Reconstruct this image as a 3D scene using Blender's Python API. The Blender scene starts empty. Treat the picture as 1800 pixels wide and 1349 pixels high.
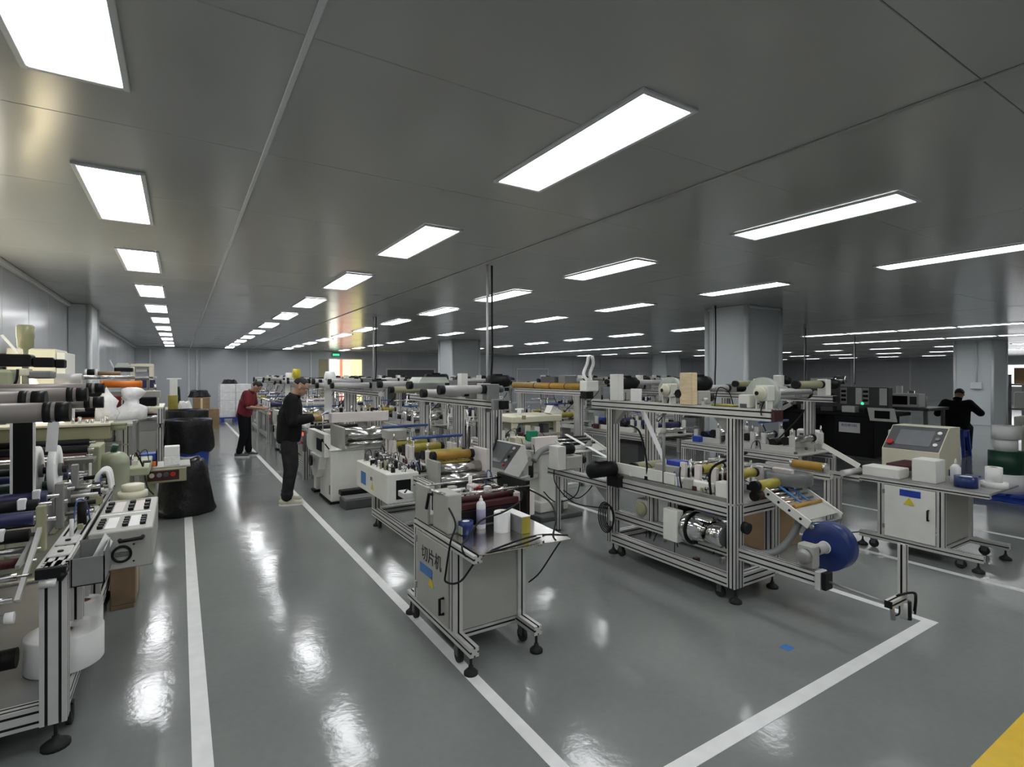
import bpy, bmesh, math, random
from mathutils import Vector, Matrix
random.seed(7)
scene = bpy.context.scene
COL = scene.collection
PI = math.pi

# ------------------------------------------------------------------ camera
cam_d = bpy.data.cameras.new('camera'); cam = bpy.data.objects.new('camera', cam_d); COL.objects.link(cam)
cam_d.sensor_width = 36.0; cam_d.lens = 18.6; cam_d.shift_y = -0.0081; cam_d.clip_start = 0.05; cam_d.clip_end = 200
cam.location = (0, 0, 1.68); cam.rotation_euler = (PI/2, 0, -math.atan2(584, 930))
scene.camera = cam

# ------------------------------------------------------------------ world, sun, exposure
vs = scene.view_settings
vs.view_transform = 'Standard'; vs.look = 'None'; vs.gamma = 1.0; vs.use_curve_mapping = False
vs.exposure = 0.0
world = bpy.data.worlds.new('world'); scene.world = world; world.use_nodes = True
wn = world.node_tree.nodes; wl = world.node_tree.links
bg = wn['Background']; sky = wn.new('ShaderNodeTexSky'); sky.sky_type = 'HOSEK_WILKIE'
sky.sun_direction = Vector((-0.42, -0.45, 0.79)).normalized(); sky.turbidity = 3.0
wl.new(sky.outputs[0], bg.inputs[0]); bg.inputs[1].default_value = 1.4
sun_d = bpy.data.lights.new('sun', 'SUN'); sun = bpy.data.objects.new('sun', sun_d); COL.objects.link(sun)
sun_d.energy = 100.0; sun_d.angle = 0.02; sun_d.color = (1.0, 0.88, 0.70)
sun.rotation_euler = Vector((-0.42, -0.45, 0.79)).to_track_quat('Z', 'Y').to_euler()
PANEL_STRENGTH = 12.5

# ------------------------------------------------------------------ materials
MATS = {}
def mat(name, col, rough=0.5, metal=0.0, var=0.08, scale=6.0, bump=0.0, bscale=40.0, emit=0.0, alpha=1.0, trans=0.0, coat=0.0, spec=0.5, stretch=None):
    m = bpy.data.materials.new(name); m.use_nodes = True
    nt = m.node_tree; N = nt.nodes; L = nt.links; b = N['Principled BSDF']
    b.inputs['Roughness'].default_value = rough; b.inputs['Metallic'].default_value = metal
    b.inputs['Coat Weight'].default_value = coat; b.inputs['Transmission Weight'].default_value = trans
    b.inputs['Alpha'].default_value = alpha; b.inputs['Specular IOR Level'].default_value = spec
    tc = N.new('ShaderNodeTexCoord'); src = tc.outputs['Object']
    if stretch:
        mp = N.new('ShaderNodeMapping'); mp.inputs['Scale'].default_value = stretch; L.new(src, mp.inputs[0]); src = mp.outputs[0]
    nz = N.new('ShaderNodeTexNoise'); nz.inputs['Scale'].default_value = scale; nz.inputs['Detail'].default_value = 5; L.new(src, nz.inputs['Vector'])
    rp = N.new('ShaderNodeValToRGB'); L.new(nz.outputs[0], rp.inputs[0])
    rp.color_ramp.elements[0].position = 0.3; rp.color_ramp.elements[1].position = 0.7
    rp.color_ramp.elements[0].color = tuple(c*(1-var) for c in col)+(1,)
    rp.color_ramp.elements[1].color = tuple(min(1, c*(1+var)) for c in col)+(1,)
    L.new(rp.outputs[0], b.inputs['Base Color'])
    mr = N.new('ShaderNodeMapRange'); L.new(nz.outputs[0], mr.inputs[0])
    mr.inputs['To Min'].default_value = max(0.02, rough-0.06); mr.inputs['To Max'].default_value = min(1, rough+0.08); L.new(mr.outputs[0], b.inputs['Roughness'])
    if bump:
        n2 = N.new('ShaderNodeTexNoise'); n2.inputs['Scale'].default_value = bscale; n2.inputs['Detail'].default_value = 3; L.new(src, n2.inputs['Vector'])
        bp = N.new('ShaderNodeBump'); bp.inputs['Strength'].default_value = bump; bp.inputs['Distance'].default_value = 0.02
        L.new(n2.outputs[0], bp.inputs['Height']); L.new(bp.outputs[0], b.inputs['Normal'])
    if emit:
        b.inputs['Emission Color'].default_value = tuple(col)+(1,); b.inputs['Emission Strength'].default_value = emit
    MATS[name] = m
    return m

mat('ceiling', (0.40, 0.405, 0.39), 0.19, 0.0, 0.03, 0.6, spec=0.6)
mat('wall', (0.46, 0.475, 0.50), 0.20, 0.0, 0.03, 0.8, 0.02, 2.0)
mat('column', (0.54, 0.58, 0.60), 0.35, 0.0, 0.03, 0.8)
mat('trim_white', (0.62, 0.64, 0.65), 0.35, 0.0, 0.03)
mat('joint', (0.25, 0.25, 0.25), 0.6)
mat('joint_strip', (0.30, 0.305, 0.295), 0.3)
mat('line_white', (0.78, 0.79, 0.78), 0.35, 0.0, 0.06, 9.0)
mat('line_yellow', (0.75, 0.50, 0.03), 0.35, 0.0, 0.08, 9.0)
mat('alu', (0.68, 0.675, 0.65), 0.40, 0.40, 0.05, 12.0)
mat('alu_dark', (0.34, 0.34, 0.33), 0.40, 0.6, 0.06, 12.0)
mat('steel', (0.66, 0.65, 0.63), 0.20, 1.0, 0.05, 20.0, stretch=(1, 12, 12))
mat('chrome', (0.80, 0.80, 0.80), 0.10, 1.0, 0.03)
mat('white_paint', (0.80, 0.80, 0.74), 0.40, 0.0, 0.05, 5.0)
mat('grey_paint', (0.41, 0.41, 0.37), 0.45, 0.0, 0.05, 5.0)
mat('cream_paint', (0.76, 0.73, 0.56), 0.42, 0.0, 0.05, 5.0)
mat('wood_cream', (0.78, 0.62, 0.38), 0.55, 0.0, 0.12, 9.0, stretch=(1, 1, 8))
mat('green_paint', (0.40, 0.43, 0.29), 0.38, 0.0, 0.08, 5.0)
mat('olive_paint', (0.34, 0.33, 0.20), 0.42, 0.0, 0.08, 5.0)
mat('pink_white', (0.74, 0.68, 0.65), 0.40, 0.0, 0.05, 5.0)
mat('black_plastic', (0.009, 0.009, 0.010), 0.45, 0.0, 0.2, 8.0, spec=0.22)
mat('black_matte', (0.008, 0.008, 0.009), 0.7, 0.0, 0.2, 8.0, spec=0.2)
mat('black_bag', (0.012, 0.012, 0.014), 0.32, 0.0, 0.2, 6.0, 0.7, 14.0, spec=0.3)
mat('rubber_and_slot_shade', (0.02, 0.02, 0.02), 0.65, 0.0, 0.2, 8.0, spec=0.3)
mat('dark_grey', (0.09, 0.09, 0.095), 0.45, 0.0, 0.12, 8.0)
mat('mid_grey', (0.22, 0.22, 0.22), 0.45, 0.0, 0.1, 8.0)
mat('taupe_roll', (0.24, 0.215, 0.20), 0.42, 0.15, 0.06, 8.0)
mat('grey_roll', (0.46, 0.46, 0.45), 0.42, 0.1, 0.05, 8.0)
mat('navy', (0.028, 0.028, 0.10), 0.35, 0.0, 0.1, 8.0)
mat('blue', (0.02, 0.06, 0.40), 0.40, 0.0, 0.1, 8.0)
mat('blue_film', (0.009, 0.028, 0.145), 0.32, 0.0, 0.12, 10.0)
mat('blue_label', (0.06, 0.20, 0.50), 0.5, 0.0, 0.06, 8.0)
mat('blue_rod', (0.05, 0.11, 0.33), 0.35, 0.2, 0.1, 8.0)
mat('teal_film', (0.10, 0.32, 0.40), 0.3, 0.0, 0.05, 8.0, alpha=0.75)
mat('orange', (0.85, 0.22, 0.02), 0.45, 0.0, 0.06, 8.0)
mat('amber_roll', (0.40, 0.23, 0.03), 0.38, 0.0, 0.12, 10.0)
mat('yellow_roll', (0.36, 0.31, 0.045), 0.35, 0.0, 0.12, 10.0)
mat('yellow', (0.70, 0.58, 0.03), 0.5, 0.0, 0.06, 8.0)
mat('red', (0.45, 0.02, 0.02), 0.4, 0.0, 0.1, 8.0)
mat('dark_red', (0.055, 0.010, 0.012), 0.45, 0.0, 0.1, 8.0)
mat('green', (0.0, 0.22, 0.10), 0.45, 0.0, 0.1, 8.0)
mat('dark_green', (0.01, 0.06, 0.035), 0.4, 0.0, 0.1, 8.0)
mat('paper', (0.88, 0.88, 0.86), 0.6, 0.0, 0.03, 8.0)
mat('plastic_wrap', (0.90, 0.90, 0.90), 0.25, 0.0, 0.06, 9.0, 0.5, 18.0)
mat('cardboard', (0.30, 0.20, 0.11), 0.7, 0.0, 0.1, 8.0)
mat('wood_brown', (0.24, 0.16, 0.09), 0.55, 0.0, 0.2, 8.0, stretch=(1, 6, 1))
mat('screen', (0.20, 0.21, 0.22), 0.22, 0.0, 0.05, 8.0)
mat('wrap_film', (0.85, 0.88, 0.85), 0.08, 0.0, 0.05, 8.0, alpha=0.18)
mat('clear_film', (0.70, 0.76, 0.66), 0.12, 0.0, 0.05, 8.0, alpha=0.55)
mat('bottle', (0.78, 0.78, 0.80), 0.35, 0.0, 0.05, 8.0)
mat('text_black', (0.03, 0.03, 0.03), 0.6)
mat('skin', (0.42, 0.25, 0.17), 0.5, 0.0, 0.06, 20.0)
mat('hair', (0.008, 0.007, 0.007), 0.6, 0.0, 0.2, 60.0, 0.3, 120.0)
mat('jacket_black', (0.010, 0.010, 0.011), 0.75, 0.0, 0.25, 12.0, 0.4, 9.0, spec=0.15)
mat('trousers_grey', (0.030, 0.030, 0.032), 0.8, 0.0, 0.35, 10.0, 0.6, 10.0, spec=0.15)
mat('trousers_black', (0.009, 0.009, 0.011), 0.8, 0.0, 0.25, 10.0, 0.3, 10.0, spec=0.15)
mat('shirt_red', (0.17, 0.012, 0.02), 0.8, 0.0, 0.15, 10.0, 0.3, 10.0)
mat('shoe_cream', (0.62, 0.58, 0.45), 0.6, 0.0, 0.1, 12.0)
mat('lavender', (0.30, 0.28, 0.42), 0.7)
mat('tank_green', (0.36, 0.38, 0.27), 0.30, 0.0, 0.07, 5.0)
mat('oil_glass', (0.42, 0.42, 0.26), 0.15, 0.0, 0.08, 8.0)
mat('diffuser', (0.97, 0.985, 1.0), 0.5, emit=PANEL_STRENGTH, var=0.0)
mat('lit_red', (0.95, 0.10, 0.05), 0.5, emit=1.2, var=0.05)
mat('lit_green', (0.05, 0.9, 0.4), 0.5, emit=1.0, var=0.0)
mat('strip_white', (1.0, 0.97, 0.82), 0.5, emit=2.6, var=0.05)
mat('strip_red', (0.95, 0.28, 0.17), 0.5, emit=1.0, var=0.15, scale=3.0)
mat('strip_pink', (0.95, 0.62, 0.48), 0.5, emit=1.3, var=0.15, scale=3.0)
mat('strip_yellow', (0.98, 0.85, 0.36), 0.5, emit=1.5, var=0.1, scale=3.0)
mat('day_glass', (0.95, 0.97, 1.0), 0.3, emit=2.4, var=0.03)

def floor_material():
    m = bpy.data.materials.new('epoxy_floor'); m.use_nodes = True
    nt = m.node_tree; N = nt.nodes; L = nt.links; b = N['Principled BSDF']
    tc = N.new('ShaderNodeTexCoord')
    n1 = N.new('ShaderNodeTexNoise'); n1.inputs['Scale'].default_value = 0.7; n1.inputs['Detail'].default_value = 6; L.new(tc.outputs['Object'], n1.inputs['Vector'])
    rp = N.new('ShaderNodeValToRGB'); L.new(n1.outputs[0], rp.inputs[0])
    rp.color_ramp.elements[0].position = 0.32; rp.color_ramp.elements[1].position = 0.72
    rp.color_ramp.elements[0].color = (0.205, 0.222, 0.213, 1); rp.color_ramp.elements[1].color = (0.265, 0.283, 0.272, 1)
    n3 = N.new('ShaderNodeTexNoise'); n3.inputs['Scale'].default_value = 22; n3.inputs['Detail'].default_value = 4; L.new(tc.outputs['Object'], n3.inputs['Vector'])
    mx = N.new('ShaderNodeMixRGB'); mx.blend_type = 'MULTIPLY'; mx.inputs[0].default_value = 0.16; L.new(rp.outputs[0], mx.inputs[1]); L.new(n3.outputs[0], mx.inputs[2])
    L.new(mx.outputs[0], b.inputs['Base Color'])
    mr = N.new('ShaderNodeMapRange'); L.new(n1.outputs[0], mr.inputs[0]); mr.inputs['To Min'].default_value = 0.09; mr.inputs['To Max'].default_value = 0.18
    L.new(mr.outputs[0], b.inputs['Roughness'])
    b.inputs['Specular IOR Level'].default_value = 0.55
    n2 = N.new('ShaderNodeTexNoise'); n2.inputs['Scale'].default_value = 2.6; n2.inputs['Detail'].default_value = 2; L.new(tc.outputs['Object'], n2.inputs['Vector'])
    bp = N.new('ShaderNodeBump'); bp.inputs['Strength'].default_value = 0.11; bp.inputs['Distance'].default_value = 0.03; L.new(n2.outputs[0], bp.inputs['Height'])
    n4 = N.new('ShaderNodeTexNoise'); n4.inputs['Scale'].default_value = 30; n4.inputs['Detail'].default_value = 2; L.new(tc.outputs['Object'], n4.inputs['Vector'])
    b2 = N.new('ShaderNodeBump'); b2.inputs['Strength'].default_value = 0.08; b2.inputs['Distance'].default_value = 0.006; L.new(n4.outputs[0], b2.inputs['Height'])
    L.new(bp.outputs[0], b2.inputs['Normal']); L.new(b2.outputs[0], b.inputs['Normal'])
    MATS['floor'] = m
floor_material()

# ------------------------------------------------------------------ mesh helpers
OFF = {}
class MB:
    """collects shapes in world coordinates; build() links them as ONE mesh object"""
    def __init__(s): s.v = []; s.f = []; s.sm = []; s.dark = set()
    def add(s, vs, fs, smooth=False):
        n = len(s.v); s.v += [tuple(a) for a in vs]; s.f += [tuple(i+n for i in q) for q in fs]; s.sm += [smooth]*len(fs); return s
    def box(s, x0, x1, y0, y1, z0, z1, b=0.0):
        if x0 > x1: x0, x1 = x1, x0
        if y0 > y1: y0, y1 = y1, y0
        if z0 > z1: z0, z1 = z1, z0
        b = min(b, (x1-x0)*.45, (y1-y0)*.45, (z1-z0)*.45)
        if b <= 0:
            return s.add([(x0,y0,z0),(x1,y0,z0),(x1,y1,z0),(x0,y1,z0),(x0,y0,z1),(x1,y0,z1),(x1,y1,z1),(x0,y1,z1)],
                         [(0,3,2,1),(4,5,6,7),(0,1,5,4),(1,2,6,5),(2,3,7,6),(3,0,4,7)])
        V = []
        def ring(z, d):
            return [(x0+d+b*0,y0+b+d*0,z),(x0+b,y0,z),(x1-b,y0,z),(x1,y0+b,z),(x1,y1-b,z),(x1-b,y1,z),(x0+b,y1,z),(x0,y1-b,z)]
        lo = [(x0+b,y0+b,z0),(x1-b,y0+b,z0),(x1-b,y1-b,z0),(x0+b,y1-b,z0)]
        hi = [(x,y,z1) for x,y,_ in lo]
        r0 = ring(z0+b, 0); r1 = ring(z1-b, 0)
        r0[0] = (x0,y0+b,z0+b); r1[0] = (x0,y0+b,z1-b)
        V = lo+r0+r1+hi; F = [(3,2,1,0),(20,21,22,23)]
        for i in range(8): j = (i+1) % 8; F.append((4+i,4+j,12+j,12+i))
        # ring index: 0 left-near,1 near-left,2 near-right,3 right-near,4 right-far,5 far-right,6 far-left,7 left-far
        for o, c, fl in ((4,0,False),(12,20,True)):
            q = [(o+1,o+2,c+1,c+0),(o+3,o+4,c+2,c+1),(o+5,o+6,c+3,c+2),(o+7,o+0,c+0,c+3)]
            t = [(o+0,o+1,c+0),(o+2,o+3,c+1),(o+4,o+5,c+2),(o+6,o+7,c+3)]
            for g in q+t: F.append(g if fl else tuple(reversed(g)))
        return s.add(V, F)
    def cyl(s, p0, p1, r, n=16, r2=None, caps=True):
        p0 = Vector(p0); p1 = Vector(p1); r2 = r if r2 is None else r2
        d = (p1-p0).normalized(); a = d.orthogonal().normalized(); b = d.cross(a)
        V = []
        for p, q in ((p0, r), (p1, r2)):
            for i in range(n):
                t = 2*PI*i/n; V.append(p+(a*math.cos(t)+b*math.sin(t))*q)
        F = [(i, (i+1) % n, n+(i+1) % n, n+i) for i in range(n)]
        s.add(V, F, True)
        if caps:
            k = len(s.v)-2*n
            s.f += [tuple(k+i for i in reversed(range(n))), tuple(k+n+i for i in range(n))]; s.sm += [False, False]
        return s
    def lathe(s, c, axis, prof, n=20):
        """prof = [(r, h)...] along axis from c"""
        d = Vector(axis).normalized(); a = d.orthogonal().normalized(); b = d.cross(a); c = Vector(c); V = []; F = []
        for r, h in prof:
            for i in range(n):
                t = 2*PI*i/n; V.append(c+d*h+(a*math.cos(t)+b*math.sin(t))*max(r, 1e-4))
        for k in range(len(prof)-1):
            for i in range(n): F.append((k*n+i, k*n+(i+1) % n, (k+1)*n+(i+1) % n, (k+1)*n+i))
        return s.add(V, F, True)
    def tube(s, pts, r, n=8, sub=6, closed=False):
        P = [Vector(p) for p in pts]
        if sub > 1 and len(P) > 2:
            Q = []
            for i in range(len(P)-1):
                a = P[max(0, i-1)]; b = P[i]; c = P[i+1]; d = P[min(len(P)-1, i+2)]
                for k in range(sub):
                    t = k/sub
                    Q.append(0.5*((2*b)+(c-a)*t+(2*a-5*b+4*c-d)*t*t+(3*b-a-3*c+d)*t**3))
            Q.append(P[-1]); P = Q
        V = []; F = []; up = None
        for i, p in enumerate(P):
            d = (P[min(i+1, len(P)-1)]-P[max(i-1, 0)]).normalized()
            up = d.orthogonal().normalized() if up is None else (up-d*up.dot(d)).normalized()
            b = d.cross(up)
            for k in range(n):
                t = 2*PI*k/n; V.append(p+(up*math.cos(t)+b*math.sin(t))*r)
        m = len(P)
        for i in range(m-1):
            for k in range(n): F.append((i*n+k, i*n+(k+1) % n, (i+1)*n+(k+1) % n, (i+1)*n+k))
        F += [tuple(reversed(range(n))), tuple((m-1)*n+k for k in range(n))]
        return s.add(V, F, True)
    def prism(s, poly, axis, a0, a1):
        """poly: list of (u,v); axis x: (u,v)=(y,z); y: (x,z); z: (x,y)"""
        def pt(u, v, a): return {'x': (a,u,v), 'y': (u,a,v), 'z': (u,v,a)}[axis]
        n = len(poly); V = [pt(u, v, a0) for u, v in poly]+[pt(u, v, a1) for u, v in poly]
        return s.add(V, [tuple(reversed(range(n))), tuple(n+i for i in range(n))]+[(i, (i+1) % n, n+(i+1) % n, n+i) for i in range(n)])
    def ell(s, c, rx, ry, rz, n=16, m=10, rot=None):
        V = []; F = []; c = Vector(c); R = rot or Matrix.Identity(3)
        for j in range(m+1):
            ph = PI*j/m
            for i in range(n):
                t = 2*PI*i/n; q = Vector((rx*math.sin(ph)*math.cos(t), ry*math.sin(ph)*math.sin(t), rz*math.cos(ph))); V.append(c+R@q)
        for j in range(m):
            for i in range(n): F.append((j*n+i, (j+1)*n+i, (j+1)*n+(i+1) % n, j*n+(i+1) % n))
        return s.add(V, F, True)
    def prof(s, axis, a0, a1, u0, u1, v0, v1, slot=0.011, depth=0.010):
        """slotted aluminium extrusion; axis x:(u,v)=(y,z), y:(x,z), z:(x,y)"""
        def side(p, q, size, n):
            # points from p to q with notches inward (left normal)
            k = max(1, round(size/0.042)); d = ((q[0]-p[0])/size, (q[1]-p[1])/size); nn = (-d[1], d[0]); out = [p]
            for i in range(k):
                c = size*(i+.5)/k
                for off, dp in ((-slot/2, 0), (-slot/2, depth), (slot/2, depth), (slot/2, 0)):
                    t = c+off; out.append((p[0]+d[0]*t+nn[0]*dp, p[1]+d[1]*t+nn[1]*dp))
            return out
        if u0 > u1: u0, u1 = u1, u0
        if v0 > v1: v0, v1 = v1, v0
        P = side((u0,v0), (u1,v0), u1-u0, 0)+side((u1,v0), (u1,v1), v1-v0, 0)+side((u1,v1), (u0,v1), u1-u0, 0)+side((u0,v1), (u0,v0), v1-v0, 0)
        n = len(P); base = len(s.f)+2; s.prism(P, axis, a0, a1)
        k = 0
        for size in (u1-u0, v1-v0, u1-u0, v1-v0):
            for i in range(max(1, round(size/0.042))): s.dark |= {base+k+4*i+q for q in (1, 2, 3)}  # slot faces marked for dark colour, painted shade inside the grooves
            k += 1+4*max(1, round(size/0.042))
        return s
    def obb(s, c, ex, ey, ez, hx, hy, hz):
        c = Vector(c); ex = Vector(ex).normalized()*hx; ey = Vector(ey).normalized()*hy; ez = Vector(ez).normalized()*hz
        V = [c+ex*a+ey*b+ez*d for d in (-1, 1) for a, b in ((-1,-1),(1,-1),(1,1),(-1,1))]
        return s.add(V, [(0,3,2,1),(4,5,6,7),(0,1,5,4),(1,2,6,5),(2,3,7,6),(3,0,4,7)])
    def bar(s, p0, p1, w, t, up=(0,0,1)):
        p0 = Vector(p0); p1 = Vector(p1); d = p1-p0; u = Vector(up); sd = d.cross(u)
        if sd.length < 1e-6: sd = d.orthogonal()
        return s.obb((p0+p1)/2, d, sd, sd.cross(d), d.length/2, w/2, t/2)
    def build(s, name, material, parent=None, fix=True):
        off = OFF.get(parent.name, (0,0,0)) if parent else (0,0,0)
        me = bpy.data.meshes.new(name)
        me.from_pydata([(x-off[0], y-off[1], z-off[2]) for x, y, z in s.v], [], s.f)
        me.polygons.foreach_set('use_smooth', s.sm)
        if fix:
            bm = bmesh.new(); bm.from_mesh(me); bmesh.ops.recalc_face_normals(bm, faces=bm.faces); bm.to_mesh(me); bm.free()
        me.materials.append(MATS[material] if isinstance(material, str) else material)
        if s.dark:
            me.materials.append(MATS['rubber_and_slot_shade'])  # near-black colour stands in for shade in the profile slots
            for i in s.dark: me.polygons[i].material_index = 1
        o = bpy.data.objects.new(name, me); COL.objects.link(o)
        if parent: o.parent = parent; OFF[o.name] = off
        else: OFF[o.name] = (0,0,0)
        return o
def tag(o, label, cat, group=None):
    o['label'] = label; o['category'] = cat
    if group: o['group'] = group
    return o
def thing(name, label, cat, loc=(0,0,0), group=None):
    o = bpy.data.objects.new(name, None); COL.objects.link(o); o.location = loc; o.empty_display_size = 0.1
    OFF[o.name] = tuple(loc)
    return tag(o, label, cat, group)
def solo(name, mb, material, label, cat, group=None):
    """a thing that is one mesh; origin at its base centre"""
    xs = [v[0] for v in mb.v]; ys = [v[1] for v in mb.v]; zs = [v[2] for v in mb.v]
    c = ((min(xs)+max(xs))/2, (min(ys)+max(ys))/2, min(zs))
    mb.v = [(x-c[0], y-c[1], z-c[2]) for x, y, z in mb.v]
    o = mb.build(name, material); o.location = c; OFF[o.name] = c
    return tag(o, label, cat, group)
def struct(o): o['kind'] = 'structure'; return o
def copy_tree(o, parent=None):
    c = o.copy(); COL.objects.link(c); c.parent = parent
    for ch in list(o.children): copy_tree(ch, c)
    return c
def bx(p, name, m, x0, x1, y0, y1, z0, z1, b=0.004): return MB().box(x0, x1, y0, y1, z0, z1, b).build(name, m, p)
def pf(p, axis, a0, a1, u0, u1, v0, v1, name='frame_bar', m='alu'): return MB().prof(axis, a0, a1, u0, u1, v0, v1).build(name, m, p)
def cy(p, name, m, p0, p1, r, n=16, r2=None): return MB().cyl(p0, p1, r, n, r2).build(name, m, p)
def roll(p, m, p0, p1, r, name='roller', ends='black_plastic', e=0.03, re=None, shaft=0.0, n=20):
    """a roll or roller with end collars (and stub shafts) as sub-parts"""
    o = MB().cyl(p0, p1, r, n).build(name, m, p)
    a = Vector(p0); b = Vector(p1); d = (b-a).normalized(); re = re or r*1.04
    if ends:
        MB().cyl(a-d*e*.3, a+d*e, re, n).build('end_collar', ends, o)
        MB().cyl(b+d*e*.3, b-d*e, re, n).build('end_collar', ends, o)
    if shaft: MB().cyl(a-d*shaft, b+d*shaft, r*.35, 10).build('shaft', 'steel', o)
    return o
def caster(p, x, y, zt=0.11, r=0.035):
    o = MB().box(x-.022, x+.022, y-.025, y+.025, zt-.02, zt, .003).box(x-.02, x-.014, y-.02, y+.02, r, zt-.02).box(x+.014, x+.02, y-.02, y+.02, r, zt-.02).build('caster', 'dark_grey', p)
    MB().cyl((x-.012, y, r), (x+.012, y, r), r, 14).build('wheel', 'rubber_and_slot_shade', o)
    return o
def foot(p, x, y, zt=0.12, r=0.04):
    return MB().cyl((x, y, .01), (x, y, zt), .008, 8).lathe((x, y, 0), (0,0,1), [(0,0),(r,0),(r,.015),(r*.6,.03),(.014,.038),(.014,.05),(0,.05)], 16).build('levelling_foot', 'rubber_and_slot_shade', p)
def motor(p, c, d, L, r, m='black_plastic', name='motor'):
    """cylindrical motor: centre of its base c, direction d"""
    c = Vector(c); d = Vector(d).normalized()
    o = MB().lathe(c, d, [(0,0),(r*.9,0),(r,.008),(r,L*.72),(r*1.03,L*.72),(r*1.03,L*.95),(r*.8,L),(0,L)], 18).build(name, m, p)
    t = Vector((0,0,1)) if abs(d.z) < .9 else Vector((1,0,0))
    MB().obb(c+d*L*.45+t*r*1.0, d, d.cross(t), t, L*.18, r*.45, r*.22).build('terminal_box', m, o)
    return o
def cable(p, pts, r=0.006, name='cable', m='black_plastic', n=7): return MB().tube(pts, r, n).build(name, m, p)
def text_obj(p, txt, loc, size, rot, m='text_black', name='lettering', ext=0.0008, align='CENTER'):
    cu = bpy.data.curves.new(name, 'FONT'); cu.body = txt; cu.size = size; cu.extrude = ext; cu.align_x = align; cu.align_y = 'CENTER'
    t = bpy.data.objects.new('tmp', cu); COL.objects.link(t)
    dg = bpy.context.evaluated_depsgraph_get(); me = bpy.data.meshes.new_from_object(t.evaluated_get(dg))
    bpy.data.objects.remove(t); bpy.data.curves.remove(cu)
    R = rot if isinstance(rot, Matrix) else rot
    off = OFF.get(p.name, (0,0,0)) if p else (0,0,0)
    M = Matrix.Translation(Vector(loc)-Vector(off)) @ R.to_4x4(); me.transform(M)
    me.materials.clear(); me.materials.append(MATS[m]); me.name = name
    o = bpy.data.objects.new(name, me); COL.objects.link(o); o.parent = p; OFF[o.name] = off
    return o
ROT_MX = Matrix(((0,0,-1),(-1,0,0),(0,1,0)))   # text facing -X, reading towards -Y
ROT_MY = Matrix(((1,0,0),(0,0,-1),(0,1,0)))    # text facing -Y, reading towards +X
def clutter(p, x0, x1, y0, y1, z, n, seed, dark=.5):
    """small air fittings, sensors, cylinders and looping air lines fixed to a machine bed"""
    rnd = random.Random(seed)
    for i in range(n):
        x = rnd.uniform(x0, x1); y = rnd.uniform(y0, y1); k = rnd.random(); m = rnd.choice(('black_plastic', 'dark_grey', 'rubber_and_slot_shade')) if rnd.random() < dark else rnd.choice(('steel', 'paper', 'alu', 'pink_white', 'olive_paint', 'dark_red'))
        if k < .3: MB().cyl((x, y, z), (x, y, z+rnd.uniform(.03, .10)), rnd.uniform(.007, .016), 8).build('air_fitting', m, p)
        elif k < .55: a = rnd.uniform(.012, .035); MB().box(x-a, x+a, y-a*.8, y+a*.8, z, z+rnd.uniform(.02, .07), .003).build('sensor_block', m, p)
        elif k < .72: L = rnd.uniform(.04, .11); zz = z+rnd.uniform(.02, .05); MB().cyl((x-L/2, y, zz), (x+L/2, y, zz), .013, 8).box(x-L/2, x-L/2+.012, y-.01, y+.01, z, zz).build('air_cylinder', m, p)
        else:
            x2 = min(x1, max(x0, x+rnd.uniform(-.22, .22))); y2 = min(y1, max(y0, y+rnd.uniform(-.3, .3))); hgt = rnd.uniform(.04, .14)
            MB().tube([(x, y, z), (x+(x2-x)*.2, y+(y2-y)*.2, z+hgt), (x+(x2-x)*.75, y+(y2-y)*.75, z+hgt*.8), (x2, y2, z)], .004, 5, 4).build('air_line', 'black_plastic' if rnd.random() < .75 else 'blue_rod', p)
ORD = ['first','second','third','fourth','fifth','sixth','seventh','eighth','ninth','tenth','eleventh','twelfth','thirteenth','fourteenth']

# ================================================================== the room
XL, XR, YN, YF, HC = -1.55, 43.0, -4.0, 26.5, 2.86
floor = struct(MB().box(XL-.2, XR+.2, YN-.2, YF+.2, -.12, 0).build('floor', 'floor'))
def line(m, x0, x1, y0, y1, label):
    o = MB().box(x0, x1, y0, y1, 0, .0016).build('floor_marking', m, floor); o['label'] = label
line('line_white', .045, .125, -4, 26, 'white aisle line beside the left machines')
line('line_white', 1.345, 1.415, 1.50, 26, 'white aisle line running past the two standing men')
line('line_white', 1.415, 4.36, 1.50, 1.575, 'white cross line nearest the camera')
line('line_white', 4.29, 4.36, 1.575, 26, 'white line along the right of the big roll frame')
line('line_white', 5.52, 5.59, .3, 26, 'white line under the right cabinet cart')
line('line_white', 7.3, 7.37, 1.0, 26, 'white line beyond the right cabinet cart')
line('line_yellow', 1.2, 9.0, .74, .875, 'yellow line at the lower right')
for x, y in ((3.17, 1.86), (6.9, 2.6)):
    MB().box(x-.035, x+.035, y-.03, y+.03, 0, .0017).build('floor_marking', 'blue_label', floor)

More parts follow.
